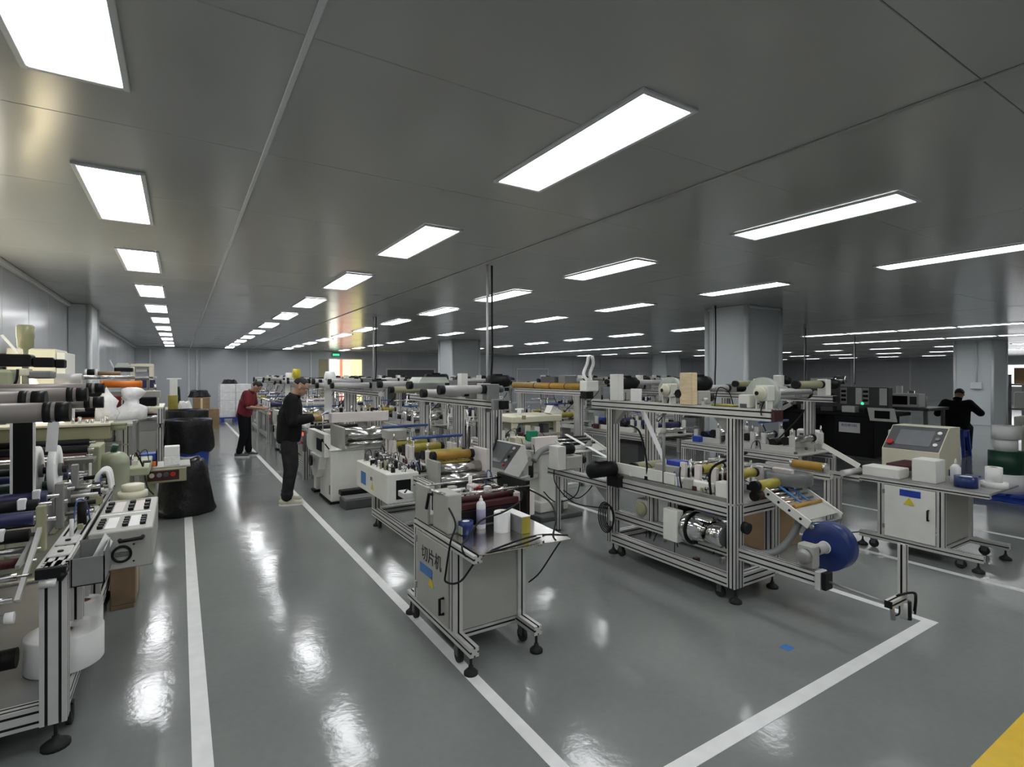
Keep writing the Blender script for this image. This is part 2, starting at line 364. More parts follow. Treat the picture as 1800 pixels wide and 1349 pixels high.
ceiling = struct(MB().box(XL-.2, XR+.2, YN-.2, YF+.2, HC+.004, HC+.15).build('ceiling', 'joint'))
xs = [XL, .38, 2.70]+[2.70+2.33*i for i in range(1, 18)]+[XR]
ys = [YN]+[-.35+1.14*i for i in range(-3, 24) if -.35+1.14*i > YN+.3]+[YF]
rest = MB(); pmesh = {}
for i in range(len(xs)-1):
    for j in range(len(ys)-1):
        x0, x1, y0, y1 = xs[i]+.0015, xs[i+1]-.0015, ys[j]+.0012, ys[j+1]-.0012
        if xs[i] < 14 and ys[j] > -2.7:
            k = (round(x1-x0, 3), round(y1-y0, 3))
            if k not in pmesh:
                o = MB().box(0, x1-x0, 0, y1-y0, 0, .02, .0025).build('ceiling_panel', 'ceiling', ceiling); pmesh[k] = o.data
            else:
                o = bpy.data.objects.new('ceiling_panel', pmesh[k]); COL.objects.link(o); o.parent = ceiling
            o.location = (x0, y0, HC-.005+(.001*((i*7+j*3) % 3)))
        else: rest.box(x0, x1, y0, y1, HC-.005, HC+.015, .004)
r = rest.build('far_ceiling_panels', 'ceiling', ceiling); r['kind'] = 'stuff'
for n, x in enumerate((.38, 2.70)):
    struct(MB().box(x-.012, x+.012, YN, YF, HC-.012, HC-.004, .003).build('trim_%d' % (n+1), 'trim_white' if n == 0 else 'joint_strip'))

# left wall: slab, vertical panels, a real window opening (daylight) beside the near machines
wy0, wy1, wz0, wz1 = 4.3, 7.15, 1.45, 2.55
wl_ = MB().box(XL-.2, XL-.02, YN, wy0, 0, HC).box(XL-.2, XL-.02, wy1, YF, 0, HC).box(XL-.2, XL-.02, wy0, wy1, 0, wz0).box(XL-.2, XL-.02, wy0, wy1, wz1, HC)
wall_left = struct(wl_.build('wall_left', 'wall'))
def wall_panel(p, *a):
    return MB().box(*a, .005).build('wall_panel', 'wall', p)
y = YN
k = 0
while y < YF-.1:
    y2 = min(y+1.14, YF)
    if y2 <= wy0 or y >= wy1: wall_panel(wall_left, XL-.02, XL, y+.003, y2-.003, 0, HC-.02)
    else:
        a, b = max(y, wy0), min(y2, wy1)
        wall_panel(wall_left, XL-.02, XL, a+.003, b-.003, 0, wz0); wall_panel(wall_left, XL-.02, XL, a+.003, b-.003, wz1, HC-.02)
        if y < wy0: wall_panel(wall_left, XL-.02, XL, y+.003, wy0, 0, HC-.02)
        if y2 > wy1: wall_panel(wall_left, XL-.02, XL, wy1, y2-.003, 0, HC-.02)
    y = y2
w1 = struct(MB().box(XL-.2, XL+.02, wy0-.05, wy0+.03, wz0-.05, wz1+.05, .004).box(XL-.2, XL+.02, wy1-.03, wy1+.05, wz0-.05, wz1+.05, .004)
            .box(XL-.2, XL+.02, wy0, wy1, wz0-.05, wz0+.03, .004).box(XL-.2, XL+.02, wy0, wy1, wz1-.03, wz1+.05, .004)
            .box(XL-.14, XL-.10, 5.22, 5.28, wz0, wz1).box(XL-.14, XL-.10, 6.17, 6.23, wz0, wz1).build('window_1', 'trim_white'))
for a, b in ((wy0+.03, 5.22), (5.28, 6.17), (6.23, wy1-.03)): MB().box(XL-.125, XL-.119, a, b, wz0+.03, wz1-.03).build('pane', 'wrap_film', w1)
struct(MB().box(XL-.01, XL+.05, YN, YF, HC-.06, HC-.004, .012).build('trim_3', 'trim_white'))
struct(MB().box(XL-.01, XL+.03, YN, YF, 0, .09, .008).build('baseboard_left', 'trim_white'))
# boxed pilaster with rounded corner trims on the left wall
pil = thing('wall_pilaster', 'boxed pilaster with pale rounded corner trims on the left wall', 'pilaster', (XL+.16, 11.6, 0))
bx(pil, 'casing', 'column', XL+.002, XL+.30, 11.15, 12.05, .0, HC-.006, .01)
for y in (11.15, 12.05): cy(pil, 'corner_trim', 'trim_white', (XL+.28, y, 0), (XL+.28, y, HC-.006), .04, 12)

# back wall (Y = 26.5) with panels, trims, lit strip-curtain doorway, dark recess
dx0, dx1, dz = 6.15, 7.75, 2.46
bw = MB().box(XL, dx0, YF+.02, YF+.2, 0, HC).box(dx1, XR, YF+.02, YF+.2, 0, HC).box(dx0, dx1, YF+.02, YF+.2, dz, HC)
wall_back = struct(bw.build('wall_back', 'wall'))
x = XL
while x < XR-.1:
    x2 = min(x+2.28, XR)
    if x2 <= dx0 or x >= dx1: wall_panel(wall_back, x+.003, x2-.003, YF, YF+.02, 0, HC-.02)
    else:
        a, b = max(x, dx0), min(x2, dx1)
        wall_panel(wall_back, a, b, YF, YF+.02, dz, HC-.02)
        if x < dx0: wall_panel(wall_back, x+.003, dx0, YF, YF+.02, 0, HC-.02)
        if x2 > dx1: wall_panel(wall_back, dx1, x2-.003, YF, YF+.02, 0, HC-.02)
    x = x2
struct(MB().box(XL, XR, YF-.03, YF, HC-.06, HC-.004, .01).build('trim_4', 'trim_white'))
struct(MB().box(XL, XR, YF-.03, YF, 0, .09, .008).build('baseboard_back', 'trim_white'))
for n, px in enumerate((-1.05, .32, .62, 2.55, 5.3, 14.2, 15.0)):
    struct(MB().box(px-.035, px+.035, YF-.045, YF, 0, HC-.06, .012).build('trim_%d' % (5+n), 'trim_white'))
# doorway with backlit plastic strips
dr = struct(MB().box(dx0-.06, dx0, YF-.03, YF+.2, 0, dz+.06).box(dx1, dx1+.06, YF-.03, YF+.2, 0, dz+.06).box(dx0, dx1, YF-.03, YF+.2, dz, dz+.06).build('door_1', 'trim_white'))
sx = [dx0, 6.55, 6.68, 6.80, 7.25, 7.42, 7.75]
for i, m in enumerate(('strip_white', 'strip_pink', 'strip_red', 'strip_pink', 'strip_yellow', 'strip_yellow')):
    MB().box(sx[i]+.006, sx[i+1]-.006, YF+.05+.006*(i % 2), YF+.056+.006*(i % 2), .02, dz).build('curtain_strip', m, dr)
o = MB().box(5.66, 6.09, YF-.02, YF-.001, 0, dz, .005).build('door_leaf', 'olive_paint', dr)
ex = thing('exit_sign', 'small green exit sign glowing above the strip-curtain doorway', 'sign', (6.46, YF-.05, 2.60))
bx(ex, 'housing', 'dark_grey', 6.26, 6.66, YF-.07, YF-.03, 2.60, 2.76, .006); bx(ex, 'face', 'lit_green', 6.30, 6.62, YF-.075, YF-.068, 2.63, 2.73, 0)
# dark recessed bay, doors and a window further along the back wall
def door_frame(n, x0, x1, z1, m, d=.04, z0=0):
    f = MB().box(x0-.07, x0, YF-d, YF, z0, z1+.07, .004).box(x1, x1+.07, YF-d, YF, z0, z1+.07, .004).box(x0, x1, YF-d, YF, z1, z1+.07, .004)
    o = struct(f.build(n, 'trim_white'))
    MB().box(x0+.01, x1-.01, YF-d*.4, YF-.001, z0+.02, z1-.01, .003).build('door_leaf', m, o)
    return o
door_frame('door_2', 9.05, 11.65, 1.97, 'dark_grey'); door_frame('door_3', 17.0, 19.2, 2.02, 'wall'); door_frame('door_4', 22.2, 27.0, 2.0, 'column')
# right wall and wall behind the camera
wall_right = struct(MB().box(XR, XR+.2, YN, YF, 0, HC).build('wall_right', 'wall'))
for j in range(14):
    y = YN+j*2.2
    wall_panel(wall_right, XR-.02, XR, y+.003, min(y+2.197, YF), 0, HC-.02)
struct(MB().box(XR-.06, XR-.02, YN, YF, HC-.06, HC-.004, .01).build('trim_20', 'trim_white'))
for n, y in enumerate((12.6, 16.4, 20.2, 23.6)): struct(MB().box(XR-.06, XR-.02, y-.06, y+.06, 0, HC-.06, .012).build('trim_%d' % (21+n), 'trim_white'))
wr = struct(MB().box(XR-.08, XR-.02, 6.4, 6.5, .9, 2.4, .004).box(XR-.08, XR-.02, 11.4, 11.5, .9, 2.4, .004).box(XR-.08, XR-.02, 6.5, 11.4, .9, 1.0, .004).box(XR-.08, XR-.02, 6.5, 11.4, 2.3, 2.4, .004).build('window_2', 'trim_white'))
for i in range(3): MB().box(XR-.06, XR-.045, 6.53+i*1.63, 8.10+i*1.63, 1.0, 2.3).build('pane', 'day_glass', wr)
struct(MB().box(XL, XR, YN-.2, YN, 0, HC).build('wall_front', 'wall'))

# ------------------------------------------------------------------ columns
def column(x0, x1, y0, y1, label):
    t = thing('clad_column', label, 'column', ((x0+x1)/2, (y0+y1)/2, 0), 'clad building columns')
    bx(t, 'cladding', 'column', x0, x1, y0, y1, 0, HC-.006, .01)
    for x, y in ((x0, y0), (x0, y1), (x1, y0)): cy(t, 'corner_trim', 'trim_white', (x, y, 0), (x, y, HC-.006), .045, 12)
    bx(t, 'head_trim', 'trim_white', x0-.03, x1+.03, y0-.03, y1+.03, HC-.05, HC-.006, .008)
    return t
c1 = column(7.98, 8.95, 5.38, 6.15, 'big grey clad column behind the roll frame with the wooden box')
c2 = column(22.7, 24.0, 6.35, 7.35, 'grey clad column behind the seated man in black')
column(7.55, 8.55, 15.7, 16.7, 'grey clad column rising beyond the middle row of machines')
column(23.2, 24.3, 20.6, 21.6, 'distant grey clad column left of the biggest column')
cd = thing('wall_conduit', 'thin white conduit with a socket box on the far right column', 'conduit', (22.66, 6.9, 0))
cy(cd, 'pipe', 'trim_white', (22.67, 6.75, 1.42), (22.67, 6.75, HC-.06), .022, 8); bx(cd, 'socket_box', 'trim_white', 22.60, 22.69, 6.6, 6.9, 1.22, 1.44, .008)

# ------------------------------------------------------------------ ceiling lights
def light_proto(L):
    t = thing('ceiling_light', '', 'light')
    w = .29
    f = MB().box(-w/2-.025, -w/2, -L/2-.025, L/2+.025, -.016, 0, .003).box(w/2, w/2+.025, -L/2-.025, L/2+.025, -.016, 0, .003).box(-w/2, w/2, -L/2-.025, -L/2, -.016, 0, .003).box(-w/2, w/2, L/2, L/2+.025, -.016, 0, .003)
    f.build('frame', 'trim_white', t); MB().box(-w/2, w/2, -L/2, L/2, -.010, -.002).build('diffuser', 'diffuser', t)
    return t
LP = light_proto(1.17); LUSED = [False]
def light(x, y, label, group):
    t = LP if not LUSED[0] else copy_tree(LP); LUSED[0] = True
    t.location = (x, y, HC-.006); t['label'] = label; t['group'] = group
NR = {-2: 'just behind', -1: 'directly above'}
rows = [(-.34, 'left wall row', 11), (1.765, 'aisle row', 11), (4.03, 'third row', 11), (6.47, 'fourth row', 11)]
for x, nm, n in rows:
    for k in range(-2, n):
        y = 2.145+k*2.28 if x > 0 else 2.06+k*2.28
        if y > YF-.8: continue
        lab = 'white ceiling panel light, %s counted from the camera in the %s' % (ORD[k], nm) if k >= 0 else 'white ceiling panel light %s the camera in the %s' % (NR[k], nm)
        light(x, y, lab, 'ceiling light panels')
for k, y in enumerate((9.0, 11.4, 13.6, 16.0, 18.4, 20.8, 23.2)):
    light(11.1, y, 'ceiling panel light beyond the biggest column, %s from the near end' % ORD[k], 'ceiling light panels')
for x, y0, n, st, nm in ((15.95, -.5, 8, 1.25, 'joined run by the right column'), (20.5, 0.0, 9, 1.25, 'joined run crossing the right column'), (26.3, -1.0, 11, 2.4, 'first far run on the right'), (32.0, -1.2, 11, 2.4, 'second far run on the right'), (38.2, -1.0, 11, 2.4, 'farthest run on the right')):
    for k in range(n): light(x, y0+k*st, 'far ceiling light, %s from near end, %s' % (ORD[k], nm), 'ceiling light panels')
for k in range(8): light(15.95, 15.6+k*1.2, 'far ceiling light, %s in the thin continuous run over the back hall' % ORD[k], 'ceiling light panels')
for k in range(6): light(20.5, 13.5+k*2.2, 'far ceiling light, %s in the broken run behind the long thin one' % ORD[k], 'ceiling light panels')

# ================================================================== slicing-machine cart (front centre)
t = thing('cabinet_cart', 'grey steel cabinet cart on castors with Chinese lettering and sheet-metal top', 'cart', (1.61, 3.1, 0))
for x in (1.36, 1.805): pf(t, 'y', 2.60 if x < 1.5 else 2.62, 3.56, x, x+.055, .11, .165, 'base_rail')
pf(t, 'x', 1.415, 1.805, 2.83, 2.875, .11, .155, 'base_rail'); pf(t, 'x', 1.415, 1.805, 3.37, 3.415, .11, .155, 'base_rail')
for x in (1.36, 1.805):
    for y in (2.80, 3.37): pf(t, 'z', .165, .645, x, x+.055, y, y+.06, 'corner_post')
pf(t, 'y', 2.56, 3.44, 1.36, 1.415, .645, .688, 'top_rail'); pf(t, 'y', 2.62, 3.44, 1.805, 1.86, .645, .688, 'top_rail')
bx(t, 'front_panel', 'grey_paint', 1.415, 1.805, 2.815, 2.823, .165, .645, .002)
bx(t, 'back_panel', 'grey_paint', 1.415, 1.805, 3.40, 3.408, .165, .645, .002); bx(t, 'side_panel', 'grey_paint', 1.845, 1.853, 2.86, 3.37, .165, .645, .002)
d = bx(t, 'door', 'grey_paint', 1.352, 1.366, 2.868, 3.362, .168, .64, .003)
bx(d, 'blue_plate', 'blue_label', 1.3495, 1.353, 3.10, 3.30, .385, .445, 0)
w = MB().prism([(3.075, .335), (3.165, .335), (3.12, .405)], 'x', 1.3495, 1.353).build('warning_triangle', 'yellow', d)
MB().tube([(1.352, 2.93, .33), (1.325, 2.93, .33), (1.325, 2.93, .235), (1.352, 2.93, .235)], .009, 8, 1).build('handle', 'black_plastic', d)
for z in (.25, .56): bx(d, 'hinge', 'alu_dark', 1.345, 1.36, 3.352, 3.375, z, z+.045, .003)
text_obj(d, '切片机', (1.3495, 3.115, .515), .105, ROT_MX, 'text_black', 'lettering')
plate = MB().prism([(1.39, 2.55), (2.0, 2.51), (2.03, 2.92), (2.05, 3.46), (1.40, 3.46)], 'z', .688, .694).build('sheet_metal_top', 'steel', t)
for x, y in ((1.385, 2.64), (1.835, 2.645), (1.385, 3.54), (1.835, 3.54)): foot(t, x, y, .12)
for x, y in ((1.385, 2.79), (1.835, 2.80), (1.385, 3.46), (1.835, 3.46)): caster(t, x, y, .112, .042)
# cutter head bolted on the cart
hd = bx(t, 'cutter_side_plate', 'grey_paint', 1.40, 1.50, 2.98, 3.20, .694, .935, .006)
MB().tube([(1.40, 3.20, .90), (1.385, 3.23, .90), (1.375, 3.25, .80)], .011, 8, 1).build('lever', 'black_plastic', hd)
bx(t, 'back_plate', 'grey_paint', 1.38, 1.40, 3.24, 3.46, .694, .94, .004); bx(t, 'toolbox_tray', 'alu', 1.40, 1.46, 3.24, 3.44, .694, .76, .004)
bx(t, 'knife_tray', 'dark_red', 1.50, 1.98, 3.06, 3.40, .80, .845, .006); bx(t, 'tray_front', 'black_plastic', 1.50, 1.98, 3.05, 3.07, .70, .80, .004)
for y, z in ((3.02, .925), (3.36, .93)): cy(t, 'guide_rod', 'steel', (1.42, y, z), (2.02, y-.02, z), .008, 10)
cy(t, 'clamp_shaft', 'steel', (1.40, 3.40, .915), (1.40, 3.02, .935), .010, 10)
bx(t, 'rod_support', 'black_plastic', 2.0, 2.03, 3.0, 3.40, .694, .96, .004)
roll(t, 'dark_red', (1.52, 3.12, .86), (1.96, 3.12, .86), .022, 'feed_roller', 'black_plastic')
v = bx(t, 'valve_block', 'pink_white', 1.68, 1.74, 3.20, 3.27, .845, .93, .006); cy(v, 'air_fitting', 'red', (1.71, 3.2, .90), (1.71, 3.13, .93), .01, 8); cy(v, 'air_fitting', 'paper', (1.70, 3.25, .93), (1.70, 3.25, .985), .014, 8)
for x in (1.82, 1.88): bx(t, 'sensor_block', 'paper', x, x+.035, 3.22, 3.28, .845, .90, .004)
bx(t, 'motor_housing', 'pink_white', 1.955, 2.125, 3.08, 3.30, .694, .87, .006)
bx(t, 'link_bracket', 'alu', 1.30, 1.37, 3.46, 3.58, .83, .87, .004)
for q in range(4): cy(t, 'bracket_bolt', 'black_plastic', (1.312+.016*q, 3.475+.028*q, .87), (1.312+.016*q, 3.475+.028*q, .876), .007, 8)
clutter(t, 1.52, 1.96, 3.10, 3.38, .845, 22, 31)
# things standing on the cart
def tape(name, x, y, z0, r, hgt, m, core, label, cat='tape roll', group=None):
    o = MB().lathe((x, y, z0), (0,0,1), [(r*.52, 0), (r, 0), (r, hgt), (r*.52, hgt), (r*.52, 0)], 28)
    tt = thing(name, label, cat, (x, y, z0), group); o.build('tape', m, tt)
    MB().lathe((x, y, z0), (0,0,1), [(r*.42, .001), (r*.52, .001), (r*.52, hgt-.001), (r*.42, hgt-.001), (r*.42, .001)], 24).build('core', core, tt)
    return tt
bt = tape('tape_roll', 1.515, 2.955, .694, .047, .075, 'blue_film', 'paper', 'dark blue tape roll with a green sticker on the cart top')
MB().box(1.462, 1.469, 2.91, 2.955, .70, .745).build('sticker', 'green_paint', bt)
sb = thing('spray_bottle', 'slim white spray bottle standing on the cart', 'bottle', (1.645, 2.995, .694))
MB().lathe((1.645, 2.995, .694), (0,0,1), [(0,0),(.029,0),(.030,.006),(.030,.155),(.024,.168),(.012,.175),(0,.175)], 20).build('body', 'bottle', sb)
MB().lathe((1.645, 2.995, .694), (0,0,1), [(.0302,.03),(.0306,.03),(.0306,.125),(.0302,.125)], 20).build('label_wrap', 'lavender', sb)
MB().lathe((1.645, 2.995, .869), (0,0,1), [(.012,0),(.012,.014),(.005,.02),(.005,.034),(0,.036)], 12).build('nozzle', 'paper', sb)
pr_ = thing('paper_roll', 'white paper roll standing beside the spray bottle', 'paper roll', (1.728, 2.87, .694))
MB().lathe((1.728, 2.87, .694), (0,0,1), [(.014,0),(.052,0),(.0525,.004),(.0525,.122),(.05,.125),(.014,.125),(.014,0)], 28).build('paper', 'paper', pr_)
MB().lathe((1.728, 2.87, .694), (0,0,1), [(.012,.001),(.014,.001),(.014,.124),(.012,.124),(.012,.001)], 16).build('core', 'cardboard', pr_)
yb = thing('carton_box', 'grey box with a mustard yellow end on the cart', 'box', (1.84, 2.83, .694))
bx(yb, 'carton', 'mid_grey', 1.79, 1.855, 2.74, 2.95, .694, .80, .003); bx(yb, 'end_panel', 'yellow_roll', 1.792, 1.853, 2.737, 2.741, .696, .798, 0); bx(yb, 'lid', 'paper', 1.789, 1.856, 2.738, 2.951, .798, .803, .001)
cl = thing('air_hose_loop', 'black cables looped over the front of the cart', 'cable', (1.6, 2.7, .694))
cable(cl, [(2.02, 3.0, .9), (2.04, 2.8, .86), (1.98, 2.64, .80), (1.90, 2.56, .72), (1.89, 2.52, .70)], .006)
cable(cl, [(1.42, 3.1, .90), (1.395, 2.86, .80), (1.345, 2.82, .70), (1.335, 2.86, .52), (1.33, 2.85, .46), (1.36, 2.72, .50), (1.42, 2.60, .66), (1.60, 2.58, .712), (1.83, 2.60, .72), (1.98, 2.52, .715)], .006)
cable(cl, [(2.03, 3.1, .88), (1.90, 2.92, .855), (1.70, 2.80, .835), (1.53, 2.80, .80), (1.44, 2.76, .73), (1.36, 2.70, .71), (1.37, 2.64, .66), (1.48, 2.54, .702), (1.70, 2.56, .706), (1.86, 2.60, .712)], .006)
cable(cl, [(1.96, 2.55, .69), (1.93, 2.60, .60), (1.90, 2.70, .45), (1.885, 2.8, .36)], .005)
bx(cl, 'cable_tag', 'paper', 1.80, 1.84, 2.585, 2.62, .70, .722, .003)

# ================================================================== centre roll-cutting machine behind the cart
t = thing('cutting_machine', 'roll cutting machine with white control box, pink plates and yellow rollers behind the cart', 'machine', (2.2, 5.2, 0))
for x in (1.82, 2.50):
    pf(t, 'y', 4.15, 5.85, x, x+.075, .115, .20, 'base_rail'); pf(t, 'y', 4.30, 5.85, x, x+.075, .655, .735, 'table_rail')
    for y in (4.30, 5.77): pf(t, 'z', .20, .655, x, x+.075, y, y+.08, 'leg_post')
    for y in (4.25, 5.70): caster(t, x+.04, y, .115, .045)
    for y in (4.19, 5.80): foot(t, x+.04, y, .12)
for y in (4.15, 5.77, 5.0): pf(t, 'x', 1.895, 2.50, y, y+.08, .115, .20, 'cross_rail')
pf(t, 'x', 1.895, 2.50, 4.75, 4.79, .30, .34, 'cross_rail')
bx(t, 'bed_plate', 'grey_paint', 1.82, 2.575, 4.60, 5.85, .735, .755, .004); bx(t, 'drip_tray', 'dark_grey', 1.99, 2.46, 4.30, 4.60, .62, .64, .004)
cb = bx(t, 'control_box', 'white_paint', 1.58, 1.88, 4.62, 5.60, .515, .785, .008)
bx(cb, 'blue_plate', 'blue_label', 1.577, 1.581, 5.27, 5.43, .575, .70, 0); bx(cb, 'window_grille', 'black_matte', 1.66, 1.80, 4.617, 4.622, .55, .725, 0)
MB().prism([(5.02, .57), (5.10, .57), (5.06, .64)], 'x', 1.577, 1.581).build('warning_triangle', 'yellow', cb); bx(cb, 'lock_plate', 'chrome', 1.572, 1.582, 5.04, 5.11, .655, .69, .004)
for i in range(2):
    for j in range(9): cy(cb, 'valve_knob', ('black_plastic', 'steel', 'dark_grey')[(i+j) % 3], (1.66+.10*i+.01*(j % 2), 4.70+.10*j, .785), (1.66+.10*i+.01*(j % 2), 4.70+.10*j, .835+.012*(j % 3)), .020, 10)
cable(t, [(1.66, 4.72, .82), (1.72, 4.95, .87), (1.66, 5.2, .84), (1.73, 5.45, .87)], .006, 'air_line'); cable(t, [(1.80, 4.68, .83), (1.76, 5.0, .87), (1.84, 5.3, .85), (1.80, 5.56, .88)], .006, 'air_line', 'dark_grey')
# pink-white side frames with window cut-outs, three stations
for i, (y0, y1) in enumerate(((4.62, 5.10), (5.14, 5.62), (5.66, 5.84))):
    for x in (1.97, 2.44):
        f_ = MB().box(x, x+.03, y0, y1, .755, .83, .004).box(x, x+.03, y0, y0+.07, .83, .965, .004).box(x, x+.03, y1-.07, y1, .83, .965, .004).build('side_frame', 'pink_white', t)
        for yy in (y0+.12, y1-.12): bx(f_, 'inspection_slot', 'black_matte', x-.002, x+.001, yy-.02, yy+.02, .77, .815, 0)
        for yy in (y0+.035, y1-.035): cy(f_, 'clamp_screw', 'steel', (x+.015, yy, .965), (x+.015, yy, 1.04), .010, 8); cy(f_, 'hand_wheel', 'steel', (x-.012, yy, .80), (x+.0, yy, .80), .035, 14)
    ym = (y0+y1)/2
    roll(t, 'yellow_roll', (2.0, ym-.05, .905), (2.44, ym-.05, .905), .045, 'press_roller', 'black_plastic'); roll(t, 'dark_red', (2.0, ym+.07, .885), (2.44, ym+.07, .885), .035, 'knife_roller', 'black_plastic')
roll(t, 'steel', (1.99, 4.50, .80), (2.46, 4.50, .80), .062, 'steel_drum', None, shaft=.03); roll(t, 'steel', (1.99, 4.40, .725), (2.46, 4.40, .725), .05, 'steel_drum', None, shaft=.03)
roll(t, 'amber_roll', (1.98, 4.55, .925), (2.40, 4.55, .925), .042, 'amber_roller', 'black_plastic')
roll(t, 'yellow_roll', (1.98, 4.55, .85), (2.40, 4.55, .85), .028, 'yellow_roller', 'black_plastic')
bx(t, 'end_bracket', 'grey_paint', 1.955, 1.985, 4.36, 4.62, .56, .90, .004); bx(t, 'end_bracket', 'pink_white', 2.45, 2.49, 4.36, 4.62, .70, .98, .004)
for y, z, x0 in ((5.95, 1.08, 1.97), (5.05, 1.045, 1.98)):
    roll(t, 'blue_rod', (x0, y, z), (x0+.56, y, z), .016, 'guide_rod', None, shaft=.02); cy(t, 'rod_stand', 'steel', (x0+.02, y, .76), (x0+.02, y, z), .008, 8); cy(t, 'rod_stand', 'steel', (x0+.54, y, .76), (x0+.54, y, z), .008, 8)
bx(t, 'tension_box', 'grey_paint', 1.95, 2.16, 5.66, 5.90, .965, 1.065, .005)
# overhead unwind portal
pf(t, 'y', 4.34, 6.45, 2.50, 2.60, 1.362, 1.442, 'portal_beam', 'alu'); bx(t, 'beam_end_cap', 'mid_grey', 2.49, 2.61, 4.29, 4.34, 1.352, 1.452, .004); bx(t, 'beam_end_cap', 'black_plastic', 2.545, 2.63, 4.24, 4.29, 1.36, 1.44, .004)
for y in (4.50, 6.0): pf(t, 'z', .20, 1.362, 2.50, 2.60, y, y+.12, 'portal_post')
for y in (5.95,): pf(t, 'z', .20, 1.362, 2.92, 3.03, y, y+.10, 'portal_post')
pf(t, 'y', 5.0, 6.45, 2.93, 3.03, 1.362, 1.442, 'portal_beam')
pf(t, 'x', 2.575, 2.93, 5.96, 6.04, .115, .195, 'cross_rail'); pf(t, 'z', .02, 1.362, 2.92, 3.03, 5.03, 5.15, 'portal_post')
for y in (4.55, 6.05):
    for sg in (-1, 1): MB().prism([(y+.06+sg*.06, 1.362), (y+.06+sg*.14, 1.362), (y+.06+sg*.06, 1.25)], 'x', 2.52, 2.58).build('corner_gusset', 'mid_grey', t)
for x, y in ((2.12, 5.3), (2.15, 4.9), (2.42, 5.6)): cy(t, 'tie_rod', 'steel', (x+.38 if x < 2.3 else x, y, .76), (x+.38 if x < 2.3 else x, y, 1.362), .012, 8)
RS = [(4.42, 1.545, 2.0, 'grey_roll', .042), (4.78, 1.505, 1.98, 'grey_roll', .040), (5.25, 1.575, 2.02, 'grey_roll', .040), (5.62, 1.52, 1.95, 'olive_paint', .036), (6.1, 1.57, 1.98, 'grey_roll', .040)]
for y, z, x0, m, r in RS:
    roll(t, m, (x0, y, z), (2.46, y, z), r, 'unwind_roll', 'black_plastic', .04)
    o = bx(t, 'bearing_block', 'mid_grey', 2.47, 2.60, y-.055, y+.055, 1.442, z+.05, .006); cy(o, 'hub', 'dark_grey', (2.60, y, z), (2.66, y, z), .035, 14)
motor(t, (2.62, 4.62, 1.62), (1,0,0), .24, .06, 'black_plastic', 'gear_motor'); motor(t, (2.42, 5.75, 1.64), (1,0,0), .28, .055, 'black_plastic', 'gear_motor')
bx(t, 'motor_box', 'white_paint', 2.56, 2.64, 5.1, 5.2, 1.442, 1.70, .006); bx(t, 'motor_box', 'grey_paint', 2.52, 2.62, 4.56, 4.68, 1.442, 1.60, .006)
MB().prism([(2.05, 1.60), (2.40, 1.60), (2.36, 1.66), (2.09, 1.66)], 'y', 5.05, 5.33).build('clear_cover', 'clear_film', t)
cable(t, [(2.98, 5.1, 1.44), (2.95, 5.0, 1.1), (2.85, 4.9, .9), (2.7, 4.9, .76)], .01)
# pneumatic pieces on the machine's right side
bx(t, 'drive_box', 'dark_grey', 2.05, 2.45, 4.36, 4.60, .36, .60, .006); bx(t, 'drive_box', 'grey_paint', 2.30, 2.42, 4.30, 4.42, .45, .66, .006)
clutter(t, 1.90, 1.96, 4.64, 5.82, .755, 26, 11); clutter(t, 2.02, 2.42, 5.64, 5.84, .755, 12, 12); clutter(t, 1.62, 1.86, 4.66, 5.58, .785, 22, 13); clutter(t, 2.03, 2.42, 4.64, 5.60, .755, 26, 14); clutter(t, 2.0, 2.45, 4.2, 4.5, .20, 8, 15)
t2 = thing('floor_pedal_box', 'dark flat foot pedal box on the floor beside the white press', 'pedal', (1.95, 6.78, 0))
bx(t2, 'base', 'dark_grey', 1.74, 2.20, 6.66, 6.95, 0, .12, .01); bx(t2, 'tread', 'mid_grey', 1.75, 2.19, 6.67, 6.94, .12, .135, .004); bx(t2, 'cover', 'black_plastic', 1.74, 2.20, 6.88, 7.0, .135, .20, .01)

# ================================================================== big roll frame on the right (long axis along the aisle)
t = thing('slitting_machine', 'large aluminium roll frame with wooden box and blue film roll at its end', 'machine', (3.72, 3.0, 0))
A0, A1 = 3.42, 3.53
for y in (2.40, 3.70): pf(t, 'z', .115, 1.362, A0, A1, y, y+.065, 'portal_post')
for y in (2.42, 3.66): pf(t, 'z', .115, .72, 3.93, 4.02, y, y+.075, 'frame_post')
pf(t, 'z', .2, 1.362, 3.93, 4.02, 3.70, 3.77, 'portal_post')
pf(t, 'y', 2.12, 3.98, A0, A1, 1.362, 1.445, 'portal_beam'); bx(t, 'beam_end_cap', 'dark_red', A0+.005, A1-.005, 2.095, 2.12, 1.365, 1.442, .003)
pf(t, 'y', 2.465, 3.70, A0, A0+.06, .115, .205, 'base_rail'); pf(t, 'y', 2.465, 3.70, 3.96, 4.02, .115, .205, 'base_rail')
pf(t, 'y', 1.84, 3.70, 3.47, 3.54, .325, .405, 'middle_rail'); bx(t, 'rail_end_block', 'alu', 3.46, 3.55, 1.815, 1.85, .30, .42, .004); bx(t, 'rail_end_cap', 'black_plastic', 3.475, 3.56, 1.785, 1.815, .305, .415, .004)
pf(t, 'y', 2.465, 3.70, A0, A0+.085, .635, .72, 'table_rail'); pf(t, 'y', 2.44, 3.70, 3.935, 4.02, .635, .72, 'table_rail')
for y in (2.405, 3.705):
    pf(t, 'x', A1, 3.93, y, y+.06, .115, .205, 'cross_rail'); pf(t, 'x', A1, 3.93, y, y+.06, .635, .72, 'cross_rail')
pf(t, 'z', .405, .635, 3.47, 3.53, 3.25, 3.29, 'short_post'); pf(t, 'z', .405, .635, 3.6, 3.68, 3.12, 3.18, 'short_post')
